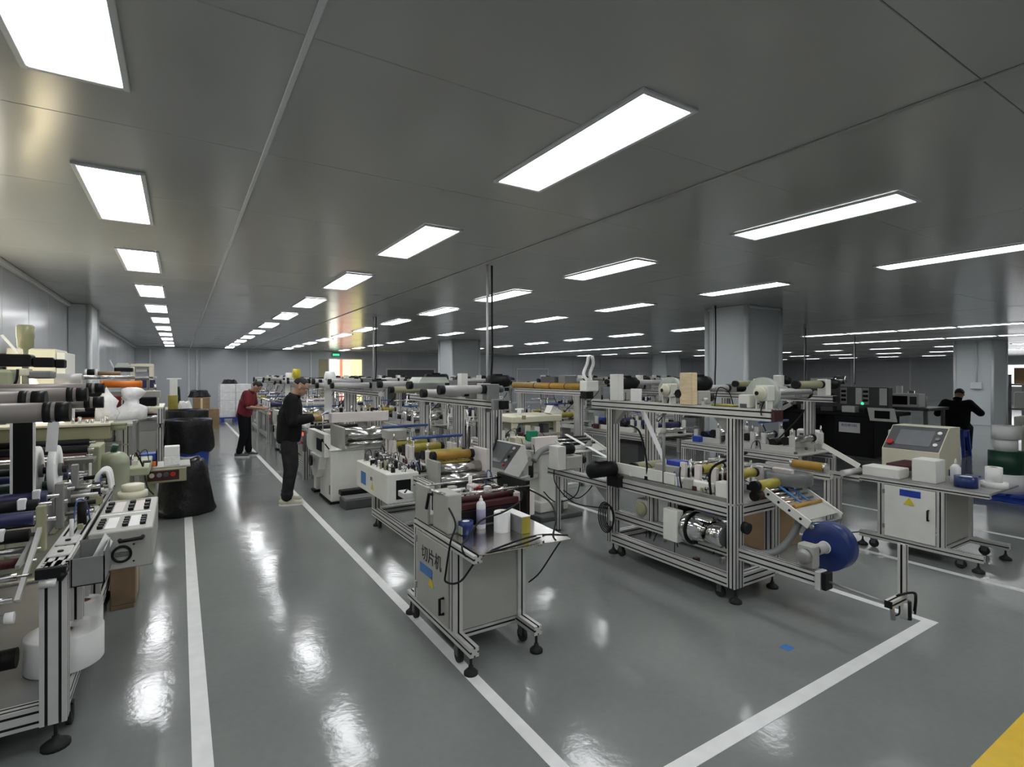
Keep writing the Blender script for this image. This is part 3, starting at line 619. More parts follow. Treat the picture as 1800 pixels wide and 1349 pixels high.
bx(t, 'bed_plate', 'alu', A0, 4.02, 2.40, 3.76, .72, .735, .003); bx(t, 'floor_pan', 'mid_grey', 3.48, 3.96, 2.465, 3.70, .118, .128, .002)
for y in (2.465, 3.70):
    sg = 1 if y < 3 else -1
    MB().prism([(y, 1.362), (y+sg*.14, 1.362), (y, 1.22)], 'x', A0+.03, A1-.02).build('corner_gusset', 'alu_dark', t)
for x, y in ((3.475, 2.43), (3.97, 2.45), (3.475, 3.73), (3.97, 3.73)): foot(t, x, y, .12, .045)
for x, y in ((3.475, 2.56), (3.97, 2.6), (3.475, 3.62), (3.97, 3.60)): caster(t, x, y, .115, .042)
# on the beam: cream box and motor, clear disc hubs, wooden box
def drive_head(y, m, L=.115, z1=1.69):
    o = bx(t, 'gear_cover', m, 3.40, 3.47, y, y+L, 1.445, z1, .005)
    motor(t, (3.47, y+L/2, z1-.085), (1,0,0), .20, .058, 'black_plastic', 'gear_motor')
    bx(t, 'gearbox', 'grey_paint', 3.47, 3.63, y-.005, y+L, 1.447, z1-.145, .008); cy(t, 'output_coupling', 'black_plastic', (3.63, y+L/2, 1.50), (3.71, y+L/2, 1.50), .038, 14)
drive_head(3.585, 'white_paint'); drive_head(2.765, 'wood_cream', .12, 1.70)
def hub(y, x, z=1.555, r=.115):
    o = bx(t, 'hub_block', 'white_paint', x-.03, x+.05, y-.055, y+.045, 1.50, z+.055, .006)
    MB().lathe((x-.03, y, z), (-1,0,0), [(0,0),(.048,0),(.048,.018),(.040,.03),(.026,.034),(.026,.05),(0,.05)], 20).build('bearing', 'cream_paint', o)
    cy(o, 'bore', 'black_plastic', (x-.082, y, z), (x-.076, y, z), .015, 12)
    for yy in (y-.045, y+.03): bx(t, 'hub_leg', 'white_paint', x-.03, x+.04, yy, yy+.012, 1.445, 1.50, .002)
    MB().lathe((x+.07, y+.06, z-.005), (1,0,0), [(.012,0),(r,0),(r,.05),(r-.006,.05),(r-.006,.006),(.012,.006)], 32).build('clear_disc', 'clear_film', t)
    cy(t, 'roll_shaft', 'alu_dark', (x+.05, y, z), (4.05, y, z), .022, 12)
hub(3.05, 3.46); hub(2.20, 3.46)
bx(t, 'guide_block', 'white_paint', 3.42, 3.50, 2.28, 2.37, 1.447, 1.54, .004); bx(t, 'sensor_plate', 'paper', 3.42, 3.43, 3.32, 3.45, 1.447, 1.56, .002)
bx(t, 'rag', 'yellow_roll', 3.44, 3.52, 2.42, 2.62, 1.446, 1.462, .006); cy(t, 'knob', 'black_plastic', (3.40, 2.90, 1.53), (3.46, 2.90, 1.53), .035, 14)
cable(t, [(3.47, 2.2, 1.50), (3.415, 2.19, 1.44), (3.412, 2.185, 1.40)], .004)
# table stations
bx(t, 'guard_bar', 'white_paint', 3.45, 3.475, 2.98, 3.66, .77, .865, .004); bx(t, 'linear_rail', 'alu_dark', 3.43, 3.47, 2.47, 3.69, .735, .765, .003)
bx(t, 'slide_block', 'white_paint', 3.44, 3.54, 2.46, 2.58, .745, .875, .006); bx(t, 'slide_block', 'white_paint', 3.46, 3.52, 2.64, 2.98, .765, .84, .006); bx(t, 'air_cylinder_block', 'grey_paint', 3.43, 3.48, 2.80, 2.88, .765, .855, .01)
for y in (2.50, 2.80):
    for x in (3.54, 3.90):
        f_ = MB().box(x, x+.035, y, y+.20, .735, .80, .004).box(x, x+.035, y, y+.055, .80, .955, .004).box(x, x+.035, y+.145, y+.20, .80, .955, .004).build('side_frame', 'pink_white', t)
        cy(f_, 'clamp_screw', 'steel', (x+.017, y+.10, .80), (x+.017, y+.10, .99), .009, 8); bx(f_, 'slot', 'black_matte', x-.002, x+.001, y+.075, y+.125, .75, .79, 0)
    roll(t, 'yellow_roll', (3.58, y+.05, .905), (3.90, y+.05, .905), .036, 'press_roller', 'black_plastic'); roll(t, 'dark_red', (3.58, y+.15, .87), (3.90, y+.15, .87), .036, 'knife_roller', 'black_plastic'); roll(t, 'steel', (3.58, y+.10, .95), (3.90, y+.10, .95), .012, 'guide_rod', None)
roll(t, 'yellow_roll', (3.60, 2.36, .855), (3.98, 2.36, .855), .04, 'press_roller', 'black_plastic'); roll(t, 'dark_red', (3.60, 2.36, .785), (3.98, 2.36, .785), .036, 'lower_roller', 'black_plastic')
bx(t, 'front_bracket', 'pink_white', 3.98, 4.02, 2.30, 2.46, .735, .95, .006); bx(t, 'glue_tray', 'grey_paint', 3.56, 3.95, 3.05, 3.30, .80, .90, .006); bx(t, 'blue_box_insert', 'blue', 3.60, 3.72, 3.055, 3.20, .90, .94, .004)
roll(t, 'olive_paint', (3.50, 3.5, .83), (3.92, 3.5, .83), .05, 'brass_roller', 'black_plastic'); roll(t, 'olive_paint', (3.50, 3.40, .80), (3.92, 3.40, .80), .035, 'brass_roller', 'black_plastic')
cy(t, 'upright_rod', 'alu_dark', (3.46, 3.10, .735), (3.46, 3.10, 1.362), .013, 10); cy(t, 'cross_rod', 'steel', (3.40, 3.10, 1.215), (3.90, 3.10, 1.215), .011, 10); cy(t, 'rod_clamp', 'white_paint', (3.39, 3.10, 1.215), (3.47, 3.10, 1.215), .024, 12)
MB().bar((3.52, 3.40, 1.36), (3.62, 3.20, .86), .055, .003, up=(0, -1, .3)).build('film_strip', 'paper', t)
# black motor clamped at the far post, motor on an arm beyond it
motor(t, (3.13, 3.66, .815), (1,0,0), .29, .068, 'black_plastic', 'clamped_motor'); bx(t, 'motor_bracket', 'black_plastic', 3.36, 3.56, 3.55, 3.70, .655, .76, .006)
pf(t, 'y', 3.76, 4.72, 3.42, 3.50, .60, .68, 'outrigger_rail'); MB().prism([(3.77, .60), (3.95, .60), (3.77, .46)], 'x', 3.44, 3.48).build('rail_gusset', 'alu_dark', t); pf(t, 'z', .02, .60, 3.44, 3.48, 4.55, 4.60, 'outrigger_leg'); foot(t, 3.46, 4.575, .04, .03)
bx(t, 'gear_cover', 'white_paint', 3.34, 3.45, 4.42, 4.58, .685, .93, .005); motor(t, (3.45, 4.5, .885), (1,0,0), .15, .055, 'black_plastic', 'gear_motor'); bx(t, 'gearbox', 'grey_paint', 3.45, 3.66, 4.40, 4.55, .685, .82, .008); cy(t, 'output_coupling', 'black_plastic', (3.66, 4.48, .76), (3.74, 4.48, .76), .045, 14)
# drives on the lower rail
bx(t, 'gear_cover', 'white_paint', 3.38, 3.455, 2.89, 3.04, .33, .585, .005); motor(t, (3.455, 2.96, .52), (1,0,0), .19, .065, 'black_plastic', 'gear_motor'); bx(t, 'gearbox', 'mid_grey', 3.455, 3.60, 2.90, 3.03, .406, .45, .006)
g = bx(t, 'spindle_block', 'grey_paint', 3.46, 3.54, 3.28, 3.42, .406, .58, .006); MB().lathe((3.46, 3.35, .50), (-1,0,0), [(0,0),(.06,0),(.06,.02),(.045,.03),(.02,.032),(0,.032)], 20).build('spindle_face', 'olive_paint', g)
bl = MB().lathe((3.44, 2.84, .475), (0,-1,0), [(0,0),(.10,0),(.125,.015),(.125,.06),(.115,.075),(.09,.08),(.09,.14),(.075,.15),(.075,.20),(.088,.205),(.088,.335),(.082,.345),(.07,.348),(0,.348)], 28).build('blower', 'chrome', t)
cy(bl, 'end_grille', 'dark_grey', (3.44, 2.493, .475), (3.44, 2.484, .475), .07, 20); cy(bl, 'seal_ring', 'black_plastic', (3.44, 2.775, .475), (3.44, 2.762, .475), .128, 28)
bx(bl, 'junction_box', 'chrome', 3.39, 3.49, 2.58, 2.74, .56, .60, .012); cy(bl, 'air_pipe', 'chrome', (3.53, 2.84, .57), (3.53, 2.42, .56), .022, 12); cy(bl, 'silencer', 'black_plastic', (3.53, 2.42, .56), (3.53, 2.36, .55), .042, 14)
bx(bl, 'blower_foot', 'alu_dark', 3.38, 3.52, 2.60, 2.80, .405, .42, .004)
MB().tube([(3.50, 2.42, .40), (3.56, 2.30, .385), (3.66, 2.22, .41), (3.75, 2.16, .52), (3.83, 2.13, .68)], .026, 12).build('suction_hose', 'mid_grey', t)
# cable bundle hanging at the far post
for k in range(5):
    a = k*.5; pts = [(3.40-.012*k, 3.70+(.06+.01*k)*math.cos(q+a), .36+(.10+.01*k)*math.sin(q+a)) for q in [i*PI/5 for i in range(11)]]
    cable(t, pts, .006, 'cable_loop')
cable(t, [(3.40, 3.72, .43), (3.30, 4.1, .42), (3.30, 4.4, .55), (3.35, 4.5, .68)], .006); cable(t, [(3.47, 3.30, .735), (3.44, 3.28, .95), (3.43, 3.35, 1.18), (3.50, 3.55, 1.22)], .009, 'air_line'); cable(t, [(3.45, 2.62, .72), (3.44, 2.62, .95), (3.50, 2.50, 1.05), (3.6, 2.42, 1.10)], .010, 'air_line'); cable(t, [(3.45, 2.90, .74), (3.445, 2.92, .85), (3.50, 2.96, .92)], .007, 'air_line')
bx(t, 'cable_tie_plate', 'paper', 3.405, 3.41, 3.67, 3.70, .32, .42, .001)
clutter(t, 3.60, 3.90, 2.46, 3.70, .735, 30, 21); clutter(t, 3.44, 3.54, 2.60, 3.60, .765, 14, 22); clutter(t, 3.43, 3.53, 2.2, 3.9, 1.445, 12, 23); clutter(t, 3.60, 3.94, 2.5, 3.6, .128, 10, 24)
# sloping feed tray at the near end
P0, P1 = Vector((3.68, 2.42, .865)), Vector((3.68, 2.00, .645))
for x in (3.68, 4.10): MB().bar(P0+Vector((x-3.68, 0, 0)), P1+Vector((x-3.68, 0, 0)), .012, .06).build('feed_tray_side', 'white_paint', t)
for k in range(6):
    q = P0.lerp(P1, .12+.1*k); cy(t, 'tray_rod', 'steel', (3.68, q.y, q.z), (4.10, q.y, q.z), .009, 8)
for k in range(5):
    q = P0.lerp(P1, .1+.19*k); cy(t, 'tray_bolt', 'black_plastic', (3.67, q.y, q.z), (3.674, q.y, q.z), .010, 8)
q0, q1 = P0.lerp(P1, .68), P0.lerp(P1, .95)
MB().bar(q0+Vector((.21, 0, .012)), q1+Vector((.21, 0, .012)), .41, .006).build('tray_lip', 'grey_paint', t); roll(t, 'amber_roll', (3.72, q0.y, q0.z+.02), (4.08, q0.y, q0.z+.02), .014, 'tray_roller', None)
for x in (3.86, 3.96): MB().bar(P0+Vector((x-3.68, 0, .02)), P0.lerp(P1, .62)+Vector((x-3.68, 0, .02)), .02, .008).build('tray_guide', 'blue_label', t)
roll(t, 'steel', (3.70, 2.0, .63), (4.09, 2.0, .63), .016, 'exit_roller', None)
# blue film roll unwinding at the end of the lower rail
g = bx(t, 'unwind_gearbox', 'grey_paint', 3.47, 3.55, 1.86, 1.97, .42, .57, .01); MB().lathe((3.47, 1.915, .495), (-1,0,0), [(0,0),(.05,0),(.05,.03),(.03,.045),(0,.045)], 18).build('gearbox_face', 'alu_dark', g)
cy(t, 'unwind_shaft', 'black_plastic', (3.55, 1.915, .51), (3.62, 1.915, .51), .032, 14); cy(t, 'unwind_core', 'grey_roll', (3.60, 1.915, .51), (3.86, 1.915, .51), .036, 20)
t2 = thing('film_roll', 'large dark blue film roll mounted at the end of the roll frame', 'film roll', (3.775, 1.915, .35))
MB().lathe((3.71, 1.915, .51), (1,0,0), [(.037,0),(.155,0),(.158,.003),(.158,.127),(.155,.13),(.037,.13),(.037,0)], 48).build('film', 'blue_film', t2)
MB().lathe((3.705, 1.915, .51), (1,0,0), [(.0365,0),(.042,0),(.042,.014),(.0365,.014)], 24).build('core_ring', 'paper', t2)
MB().bar((3.775, 2.07, .52), (3.80, 2.02, .64), .125, .002, up=(0,-1,.4)).build('loose_tail', 'teal_film', t2)
t2 = thing('clear_film_roll', 'dark roll wrapped in clear film lying above the feed tray', 'film roll', (4.06, 2.36, .845))
MB().lathe((4.04, 2.36, .835), (0,0,1), [(.05,0),(.165,0),(.17,.006),(.17,.072),(.165,.08),(.05,.08),(.05,0)], 40).build('roll', 'black_plastic', t2)
MB().lathe((4.04, 2.36, .835), (0,0,1), [(.171,.0),(.173,.04),(.171,.083),(.06,.086),(.0,.086)], 40).build('wrap', 'wrap_film', t2)
# sensor arm
t2 = thing('sensor_arm', 'thin rod arm with a sensor head and upright bar at the right corner', 'sensor', (3.52, 1.55, .36))
cy(t2, 'arm_rod', 'alu_dark', (3.51, 1.785, .36), (3.51, 1.46, .345), .008, 8); pf(t2, 'x', 3.44, 3.63, 1.40, 1.44, .345, .385, 'head_bar'); bx(t2, 'end_cap', 'black_plastic', 3.435, 3.44, 1.40, 1.44, .345, .385, 0)
pf(t2, 'z', .385, .68, 3.60, 3.64, 1.40, 1.44, 'upright_bar')
cy(t2, 'nozzle', 'alu_dark', (3.48, 1.42, .345), (3.485, 1.415, .27), .012, 10); cy(t2, 'cylinder', 'alu', (3.61, 1.41, .345), (3.61, 1.41, .25), .018, 12); cy(t2, 'cylinder', 'black_plastic', (3.645, 1.40, .345), (3.65, 1.40, .235), .014, 12)
cable(t2, [(3.58, 1.43, .385), (3.62, 1.37, .41), (3.68, 1.38, .36), (3.69, 1.39, .28)], .006); cable(t2, [(3.56, 1.43, .385), (3.60, 1.36, .42), (3.665, 1.37, .37), (3.675, 1.38, .27)], .006); cable(t2, [(3.49, 1.42, .29), (3.52, 1.40, .30), (3.55, 1.41, .345)], .005)

# ================================================================== right cabinet cart
t = thing('cabinet_cart', 'white cabinet cart with blue label and warning triangle on its door', 'cart', (6.05, 2.2, 0))
for x in (5.72, 6.34): pf(t, 'y', 1.66, 2.62, x, x+.06, .09, .145, 'base_rail')
for x in (5.72, 6.34):
    for y in (1.93, 2.40): pf(t, 'z', .145, .64, x, x+.055, y, y+.055, 'corner_post')
for y in (1.94, 2.40): pf(t, 'x', 5.775, 6.34, y, y+.045, .09, .14, 'base_rail')
pf(t, 'y', 1.62, 2.62, 5.72, 5.775, .64, .675, 'top_rail'); bx(t, 'table_top', 'alu_dark', 5.74, 6.45, 1.62, 2.62, .665, .685, .004)
d = bx(t, 'door', 'white_paint', 5.71, 5.724, 1.99, 2.395, .15, .635, .003)
bx(d, 'blue_plate', 'blue', 5.706, 5.711, 2.10, 2.265, .555, .615, 0); MB().prism([(2.145, .48), (2.235, .48), (2.19, .545)], 'x', 5.706, 5.711).build('warning_triangle', 'yellow', d)
MB().tube([(5.71, 2.04, .46), (5.685, 2.04, .46), (5.685, 2.04, .37), (5.71, 2.04, .37)], .008, 8, 1).build('handle', 'black_plastic', d)
for z in (.22, .55): bx(d, 'hinge', 'alu_dark', 5.702, 5.715, 2.39, 2.41, z, z+.04, .003)
bx(t, 'front_panel', 'grey_paint', 5.775, 6.34, 1.95, 1.958, .15, .64, .002); bx(t, 'back_panel', 'grey_paint', 5.775, 6.34, 2.43, 2.438, .15, .64, .002); bx(t, 'side_panel', 'grey_paint', 6.38, 6.388, 1.98, 2.40, .15, .64, .002)
for x, y in ((5.75, 1.70), (6.37, 1.69), (5.75, 2.60), (6.37, 2.60)): foot(t, x, y, .10, .045)
for x, y in ((5.75, 1.82), (6.37, 1.84), (5.75, 2.50), (6.37, 2.50)): caster(t, x, y, .09, .04)
pf(t, 'y', 2.62, 3.16, 5.72, 5.775, .62, .675, 'link_rail'); cy(t, 'link_roller', 'alu', (5.60, 2.72, .70), (5.95, 2.72, .70), .03, 14); MB().bar((5.68, 2.95, .95), (5.68, 2.60, .78), .012, .05).build('slotted_arm', 'white_paint', t)
bx(t, 'white_head', 'white_paint', 5.78, 6.0, 2.30, 2.62, .685, .78, .006); bx(t, 'knife_tray', 'dark_red', 6.0, 6.40, 2.28, 2.50, .75, .80, .004)
cable(t, [(5.74, 2.62, .12), (5.66, 2.75, .10), (5.72, 2.95, .14), (5.3, 3.2, .10)], .006)
clutter(t, 5.80, 6.40, 2.30, 2.60, .685, 12, 41)
t2 = solo('storage_box', MB().box(5.84, 6.05, 2.03, 2.22, .685, .895, .006), 'white_paint', 'plain cream box on top of the right cabinet cart', 'box')
tape('tape_roll', 5.93, 1.84, .685, .085, .095, 'blue_film', 'paper', 'blue tape roll beside the cream box on the right cart')
sb = thing('squeeze_bottle', 'small white squeeze bottle behind the blue tape roll on the right cart', 'bottle', (6.1, 1.97, .685))
MB().lathe((6.1, 1.97, .685), (0,0,1), [(0,0),(.04,0),(.04,.14),(.02,.165),(.012,.17),(0,.17)], 18).build('body', 'bottle', sb); MB().lathe((6.1, 1.97, .855), (0,0,1), [(.012,0),(.012,.02),(.004,.05),(0,.05)], 12).build('nozzle', 'paper', sb)
tape('tape_roll', 6.12, 1.70, .685, .095, .05, 'paper', 'cardboard', 'flat wide white tape roll on the right cart, under a narrow one'); tape('tape_roll', 6.11, 1.70, .735, .06, .13, 'paper', 'cardboard', 'tall narrow white tape roll stacked on a wide flat one')

# ================================================================== near left roller machine
t = thing('roller_machine', 'aluminium framed roller machine at the left edge with a valve box and dark rollers', 'machine', (-.95, 4.0, 0))
for y in (3.08, 5.0):
    for x in (-1.42, -.525): pf(t, 'z', .125, .83, x, x+.095, y, y+.085, 'leg_post'); foot(t, x+.05, y+.045, .13, .055)
    pf(t, 'x', -1.325, -.525, y+.01, y+.075, .125, .215, 'cross_rail')
for x in (-1.42, -.515): pf(t, 'y', 3.165, 5.0, x, x+.075, .125, .20, 'base_rail')
pf(t, 'y', 3.08, 5.1, -.535, -.43, .785, .83, 'table_rail'); pf(t, 'y', 3.08, 5.1, -1.42, -1.315, .785, .83, 'table_rail')
caster(t, -.45, 4.30, .125, .05); caster(t, -.45, 3.3, .125, .05)
bx(t, 'end_cap', 'black_plastic', -.535, -.43, 3.05, 3.08, .785, .83, .003); cy(t, 'latch_cylinder', 'alu', (-.52, 3.05, .765), (-.46, 3.05, .765), .018, 12); cy(t, 'latch_knob', 'black_plastic', (-.455, 3.06, .77), (-.435, 3.06, .80), .014, 10)
for i, y in enumerate((3.22, 3.42, 3.95, 4.15)): bx(t, 'slide_plate', 'alu', -.525, -.44, y, y+.15, .83, .842, .003); cy(t, 'plate_bolt', 'black_plastic', (-.48, y+.05, .842), (-.48, y+.05, .848), .012, 8)
for y in (3.62, 3.85, 4.35): pf(t, 'z', .20, .785, -.50, -.44, y, y+.06, 'side_post')
bx(t, 'lower_panel', 'mid_grey', -.505, -.497, 3.90, 4.35, .20, .785, .002); bx(t, 'lower_shelf', 'mid_grey', -1.33, -.52, 3.16, 5.0, .19, .20, .002)
for i, y in enumerate((3.30, 3.75, 4.25)): bx(t, 'bracket_column', 'olive_paint' if i == 0 else 'alu_dark', -.575, -.54, y, y+.045, .842, 1.06+.03*i, .004)
rl = [(3.10, .80, .018, 'steel'), (3.18, .84, .022, 'dark_red'), (3.27, .87, .018, 'steel'), (3.33, .925, .030, 'black_plastic'), (3.42, .985, .035, 'navy'), (3.52, 1.03, .028, 'black_plastic'), (3.62, .93, .03, 'black_plastic'), (3.72, 1.03, .032, 'navy'),
      (3.85, 1.0, .028, 'black_plastic'), (3.98, .95, .03, 'navy'), (4.10, 1.03, .026, 'dark_green'), (4.22, .98, .028, 'navy'), (4.36, 1.05, .03, 'navy'), (4.48, .94, .028, 'black_plastic'), (4.60, 1.02, .03, 'navy'), (4.75, .98, .026, 'black_plastic')]
for i, (y, z, r, m) in enumerate(rl): roll(t, m, (-1.38, y, z), (-.60, y, z), r, 'bed_roller', None, shaft=.05, n=18)
for x in (-.60, -1.40): MB().prism([(3.06, .842), (4.9, .842), (4.9, .93), (4.2, 1.0), (3.6, 1.0), (3.3, .90), (3.06, .86)], 'x', x, x+.014).build('bed_side_plate', 'alu_dark', t)
for i, (px, y, z) in enumerate(((-.66, 3.52, 1.065), (-.70, 3.33, .965), (-.75, 3.18, .87), (-.64, 3.72, 1.07), (-.86, 3.72, 1.07))): bx(t, 'stop_collar', 'paper', px-.016, px+.016, y-.04, y+.0, z-.05, z+.004, .004)
MB().bar((-.555, 3.36, 1.0), (-.585, 3.02, .72), .018, .018).build('tension_lever', 'alu', t)
roll(t, 'steel', (-1.35, 3.02, .73), (-.60, 3.02, .73), .014, 'front_rod', None); roll(t, 'steel', (-1.35, 3.0, .66), (-.62, 3.0, .66), .018, 'front_rod', None); cy(t, 'rod_tip', 'paper', (-.62, 3.0, .66), (-.59, 3.0, .66), .024, 12)
for i in range(9): cy(t, 'spindle', ('steel', 'black_plastic', 'alu')[i % 3], (-.56, 3.95+.1*i, .88+.03*(i % 4)), (-.43, 3.95+.1*i, .885+.03*(i % 4)), .011+.003*(i % 2), 8)
for y, z in ((3.80, .842), (4.42, .842)): cy(t, 'air_cylinder', 'black_plastic', (-.465, y, z), (-.465, y, z+.13), .022, 12)
for k in range(3): MB().tube([(-.50, 4.52+.07*k, .84), (-.47, 4.52+.07*k, 1.0), (-.42, 4.53+.07*k, 1.02), (-.40, 4.53+.07*k, .90)], .012, 8).build('white_hose', 'paper', t)
clutter(t, -.535, -.44, 3.55, 5.0, .842, 34, 51); clutter(t, -1.3, -.65, 4.4, 4.95, .93, 20, 52)
# valve control box with knobs, fan and handle
cb = bx(t, 'valve_box', 'grey_paint', -.405, -.125, 3.50, 4.36, .645, .85, .006)
MB().tube([(-.27, 3.50, .80), (-.27, 3.47, .80), (-.17, 3.47, .805), (-.17, 3.50, .805)], .010, 8, 1).build('handle', 'black_plastic', cb)
MB().lathe((-.262, 3.50, .725), (0,-1,0), [(.034,0),(.046,0),(.046,.008),(.034,.008),(.034,0)], 24).build('fan_ring', 'black_plastic', cb); cy(cb, 'fan_hub', 'mid_grey', (-.262, 3.50, .725), (-.262, 3.495, .725), .014, 12)
for q in range(3): MB().box(-.262-.034, -.262+.034, 3.493, 3.499, .715+.009*q, .718+.009*q).build('fan_guard', 'dark_grey', cb)
for q, (a, b) in enumerate(((-.052, -.045), (.052, -.045), (-.052, .045), (.052, .045))): cy(cb, 'fan_screw', 'black_plastic', (-.262+a, 3.50, .725+b), (-.262+a, 3.496, .725+b), .005, 8)
for xx in (-.365, -.255, -.175):
    for q in range(4): cy(cb, 'control_knob', 'black_plastic', (xx, 3.60+.055*q, .85), (xx, 3.60+.055*q, .866), .014, 10)
    for q in range(5): cy(cb, 'control_knob', 'black_plastic', (xx, 4.0+.055*q, .85), (xx, 4.0+.055*q, .868+.006*(q % 2)), .015, 10)
for xx in (-.32, -.215): bx(cb, 'label_strip', 'paper', xx-.025, xx+.025, 3.58, 3.84, .85, .8512, 0); bx(cb, 'label_strip', 'pink_white', xx-.025, xx+.025, 3.98, 4.28, .85, .8512, 0)
bx(cb, 'white_divider', 'paper', -.395, -.15, 3.90, 3.93, .85, .853, 0)
for k in range(2): MB().lathe((-.27+.0*k, 4.43, .85+.045*k), (0,0,1), [(.0,0),(.085-.02*k,0),(.085-.02*k,.04),(.05,.045),(0,.045)], 24).build('white_spool', 'cream_paint', cb)
# scrap tray
sc = MB().box(-.425, -.30, 3.14, 3.146, .70, .83).box(-.425, -.30, 3.40, 3.406, .72, .85).box(-.306, -.30, 3.14, 3.406, .70, .85).box(-.428, -.42, 3.14, 3.406, .70, .83).box(-.425, -.30, 3.14, 3.406, .70, .705).build('scrap_tray', 'mid_grey', t)
MB().bar((-.36, 3.2, .735), (-.305, 3.37, .855), .07, .002, up=(1,0,.5)).build('paper_scrap', 'paper', sc)
# overhead rolls, web, portal at the wall side
pf(t, 'y', 3.0, 5.0, -1.42, -1.31, 1.36, 1.44, 'portal_beam')
for y in (3.2, 4.8): pf(t, 'z', .83, 1.36, -1.42, -1.31, y, y+.09, 'portal_post')
for y, z, x1, r, m in ((3.42, 1.555, -0.567, .047, 'taupe_roll'), (3.28, 1.505, -0.457, .046, 'taupe_roll'), (4.05, 1.565, -0.48, .040, 'taupe_roll'), (4.32, 1.505, -0.431, .036, 'taupe_roll'), (4.62, 1.59, -0.455, .034, 'taupe_roll')):
    roll(t, m, (-1.30, y, z), (x1, y, z), r, 'unwind_roll', 'black_plastic', .04); roll(t, 'black_plastic', (x1-.085, y, z), (x1-.055, y, z), r*1.08, 'roll_collar', None)
    bx(t, 'bearing_block', 'mid_grey', -1.42, -1.30, y-.05, y+.05, 1.44, z+.045, .006)
wb = MB().box(-0.736, -0.658, 3.715, 3.719, .98, 1.46).build('black_film_web', 'black_matte', t)
for px in (21, 59): a = {21: -0.743, 59: -0.653}[px]; MB().box(a-.005, a+.006, 3.714, 3.720, .98, 1.46).build('web_edge', 'paper', wb)
for x in (-0.696, -0.611):
    o = MB().lathe((x-.02, 4.02, 1.13), (1,0,0), [(.04,0),(.14,0),(.142,.004),(.142,.03),(.14,.034),(.04,.034),(.04,0)], 36).build('white_film_disc', 'paper', t); cy(o, 'disc_hub', 'dark_grey', (x-.03, 4.02, 1.13), (x+.03, 4.02, 1.13), .038, 16)
cy(t, 'disc_shaft', 'black_plastic', (-1.38, 4.02, 1.13), (-.56, 4.02, 1.13), .02, 12); bx(t, 'gear_block', 'olive_paint', -.80, -.74, 3.98, 4.08, 1.08, 1.19, .01)
MB().bar((-0.6, 3.9, 1.45), (-0.613, 3.9, 1.25), .05, .003, up=(0,-1,0)).build('white_film_web', 'paper', t)
# white rolls on the lower shelf
t2 = thing('white_roll', 'big white roll lying flat behind the corner leg of the left machine', 'roll', (-.50, 3.52, .205))
MB().lathe((-.50, 3.52, .205), (0,0,1), [(.035,0),(.158,0),(.162,.006),(.162,.165),(.156,.17),(.035,.17),(.035,0)], 48).build('paper', 'paper', t2); MB().lathe((-.50, 3.52, .206), (0,0,1), [(.028,0),(.035,0),(.035,.168),(.028,.168),(.028,0)], 24).build('core', 'cardboard', t2)
t2 = thing('white_roll', 'smaller white roll lying flat behind the big one on the left machine shelf', 'roll', (-.455, 3.80, .205))
MB().lathe((-.455, 3.80, .205), (0,0,1), [(.03,0),(.085,0),(.085,.21),(.03,.21),(.03,0)], 36).build('paper', 'paper', t2); MB().lathe((-.455, 3.80, .206), (0,0,1), [(.026,0),(.03,0),(.03,.208),(.026,.208),(.026,0)], 24).build('core', 'cardboard', t2)
roll(t, 'grey_roll', (-1.30, 3.40, .33), (-.68, 3.40, .33), .045, 'lower_roll', 'black_plastic', .07); cy(t, 'lower_roll_tip', 'amber_roll', (-.68, 3.40, .33), (-.66, 3.40, .33), .035, 14)
t2 = thing('wooden_crate', 'old olive-brown wooden crate on the floor behind the left machine', 'crate', (-.345, 4.95, 0))
for k in range(4): bx(t2, 'plank', 'olive_paint' if k % 2 else 'wood_brown', -.42, -.27, 4.70+.14*k, 4.835+.14*k, .03, .58, .006)
bx(t2, 'skid', 'wood_brown', -.42, -.28, 4.70, 5.25, 0, .03, .003)

# ================================================================== second left machine: olive bar, green pedestal with push-button panel
t = thing('pedestal_press', 'old green cast press with olive head bar and a push-button panel', 'machine', (-.8, 6.2, 0))
ped = MB().lathe((-.52, 6.1, 0), (0,0,1), [(0,0),(.15,0),(.15,.03),(.125,.06),(.125,.86),(.118,.91),(.09,.955),(.05,.97),(0,.972)], 28).build('pedestal', 'tank_green', t)
cy(ped, 'plug', 'black_plastic', (-.53, 5.975, .80), (-.53, 5.970, .80), .014, 10); cy(ped, 'cap', 'dark_green', (-.52, 6.1, .97), (-.50, 6.08, 1.04), .025, 10)
for x in (-1.40, -.70): bx(t, 'stand', 'green_paint', x, x+.10, 5.9, 6.3, 0, 1.05, .01)
bx(t, 'bed', 'alu_dark', -1.42, -.62, 5.7, 6.5, .93, .97, .006); bx(t, 'head_bar', 'olive_paint', -1.42, -0.49, 5.52, 5.66, 1.145, 1.261, .008)
bx(t, 'head_top', 'cream_paint', -1.42, -0.49, 5.50, 5.80, 1.261, 1.27+.01, .003)
for px in (128, 140, 153, 162, 180, 188): x = {128: -0.744, 140: -0.7, 153: -0.652, 162: -0.619, 180: -0.551, 188: -0.521}[px]; cy(t, 'adjusting_screw', 'steel', (x, 5.6, 1.261), (x, 5.6, 1.317+.01*(px % 3)), .011, 8)
cy(t, 'dial', 'green_paint', (-0.447, 5.6, 1.217), (-0.447, 5.6, 1.278), .06, 20); cy(t, 'dial_rim', 'olive_paint', (-0.447, 5.6, 1.255), (-0.447, 5.6, 1.273), .066, 20)
for i, (y, py, m, r) in enumerate(((5.45, 780, 'black_plastic', .03), (5.38, 793, 'black_plastic', .04), (5.3, 803, 'dark_red', .02), (5.22, 806, 'steel', .012))):
    z = [1.136, 1.085, 1.051, 1.049][i]; roll(t, m, (-1.38, y, z), (-.62, y, z), r, 'press_roller', None, shaft=.04)
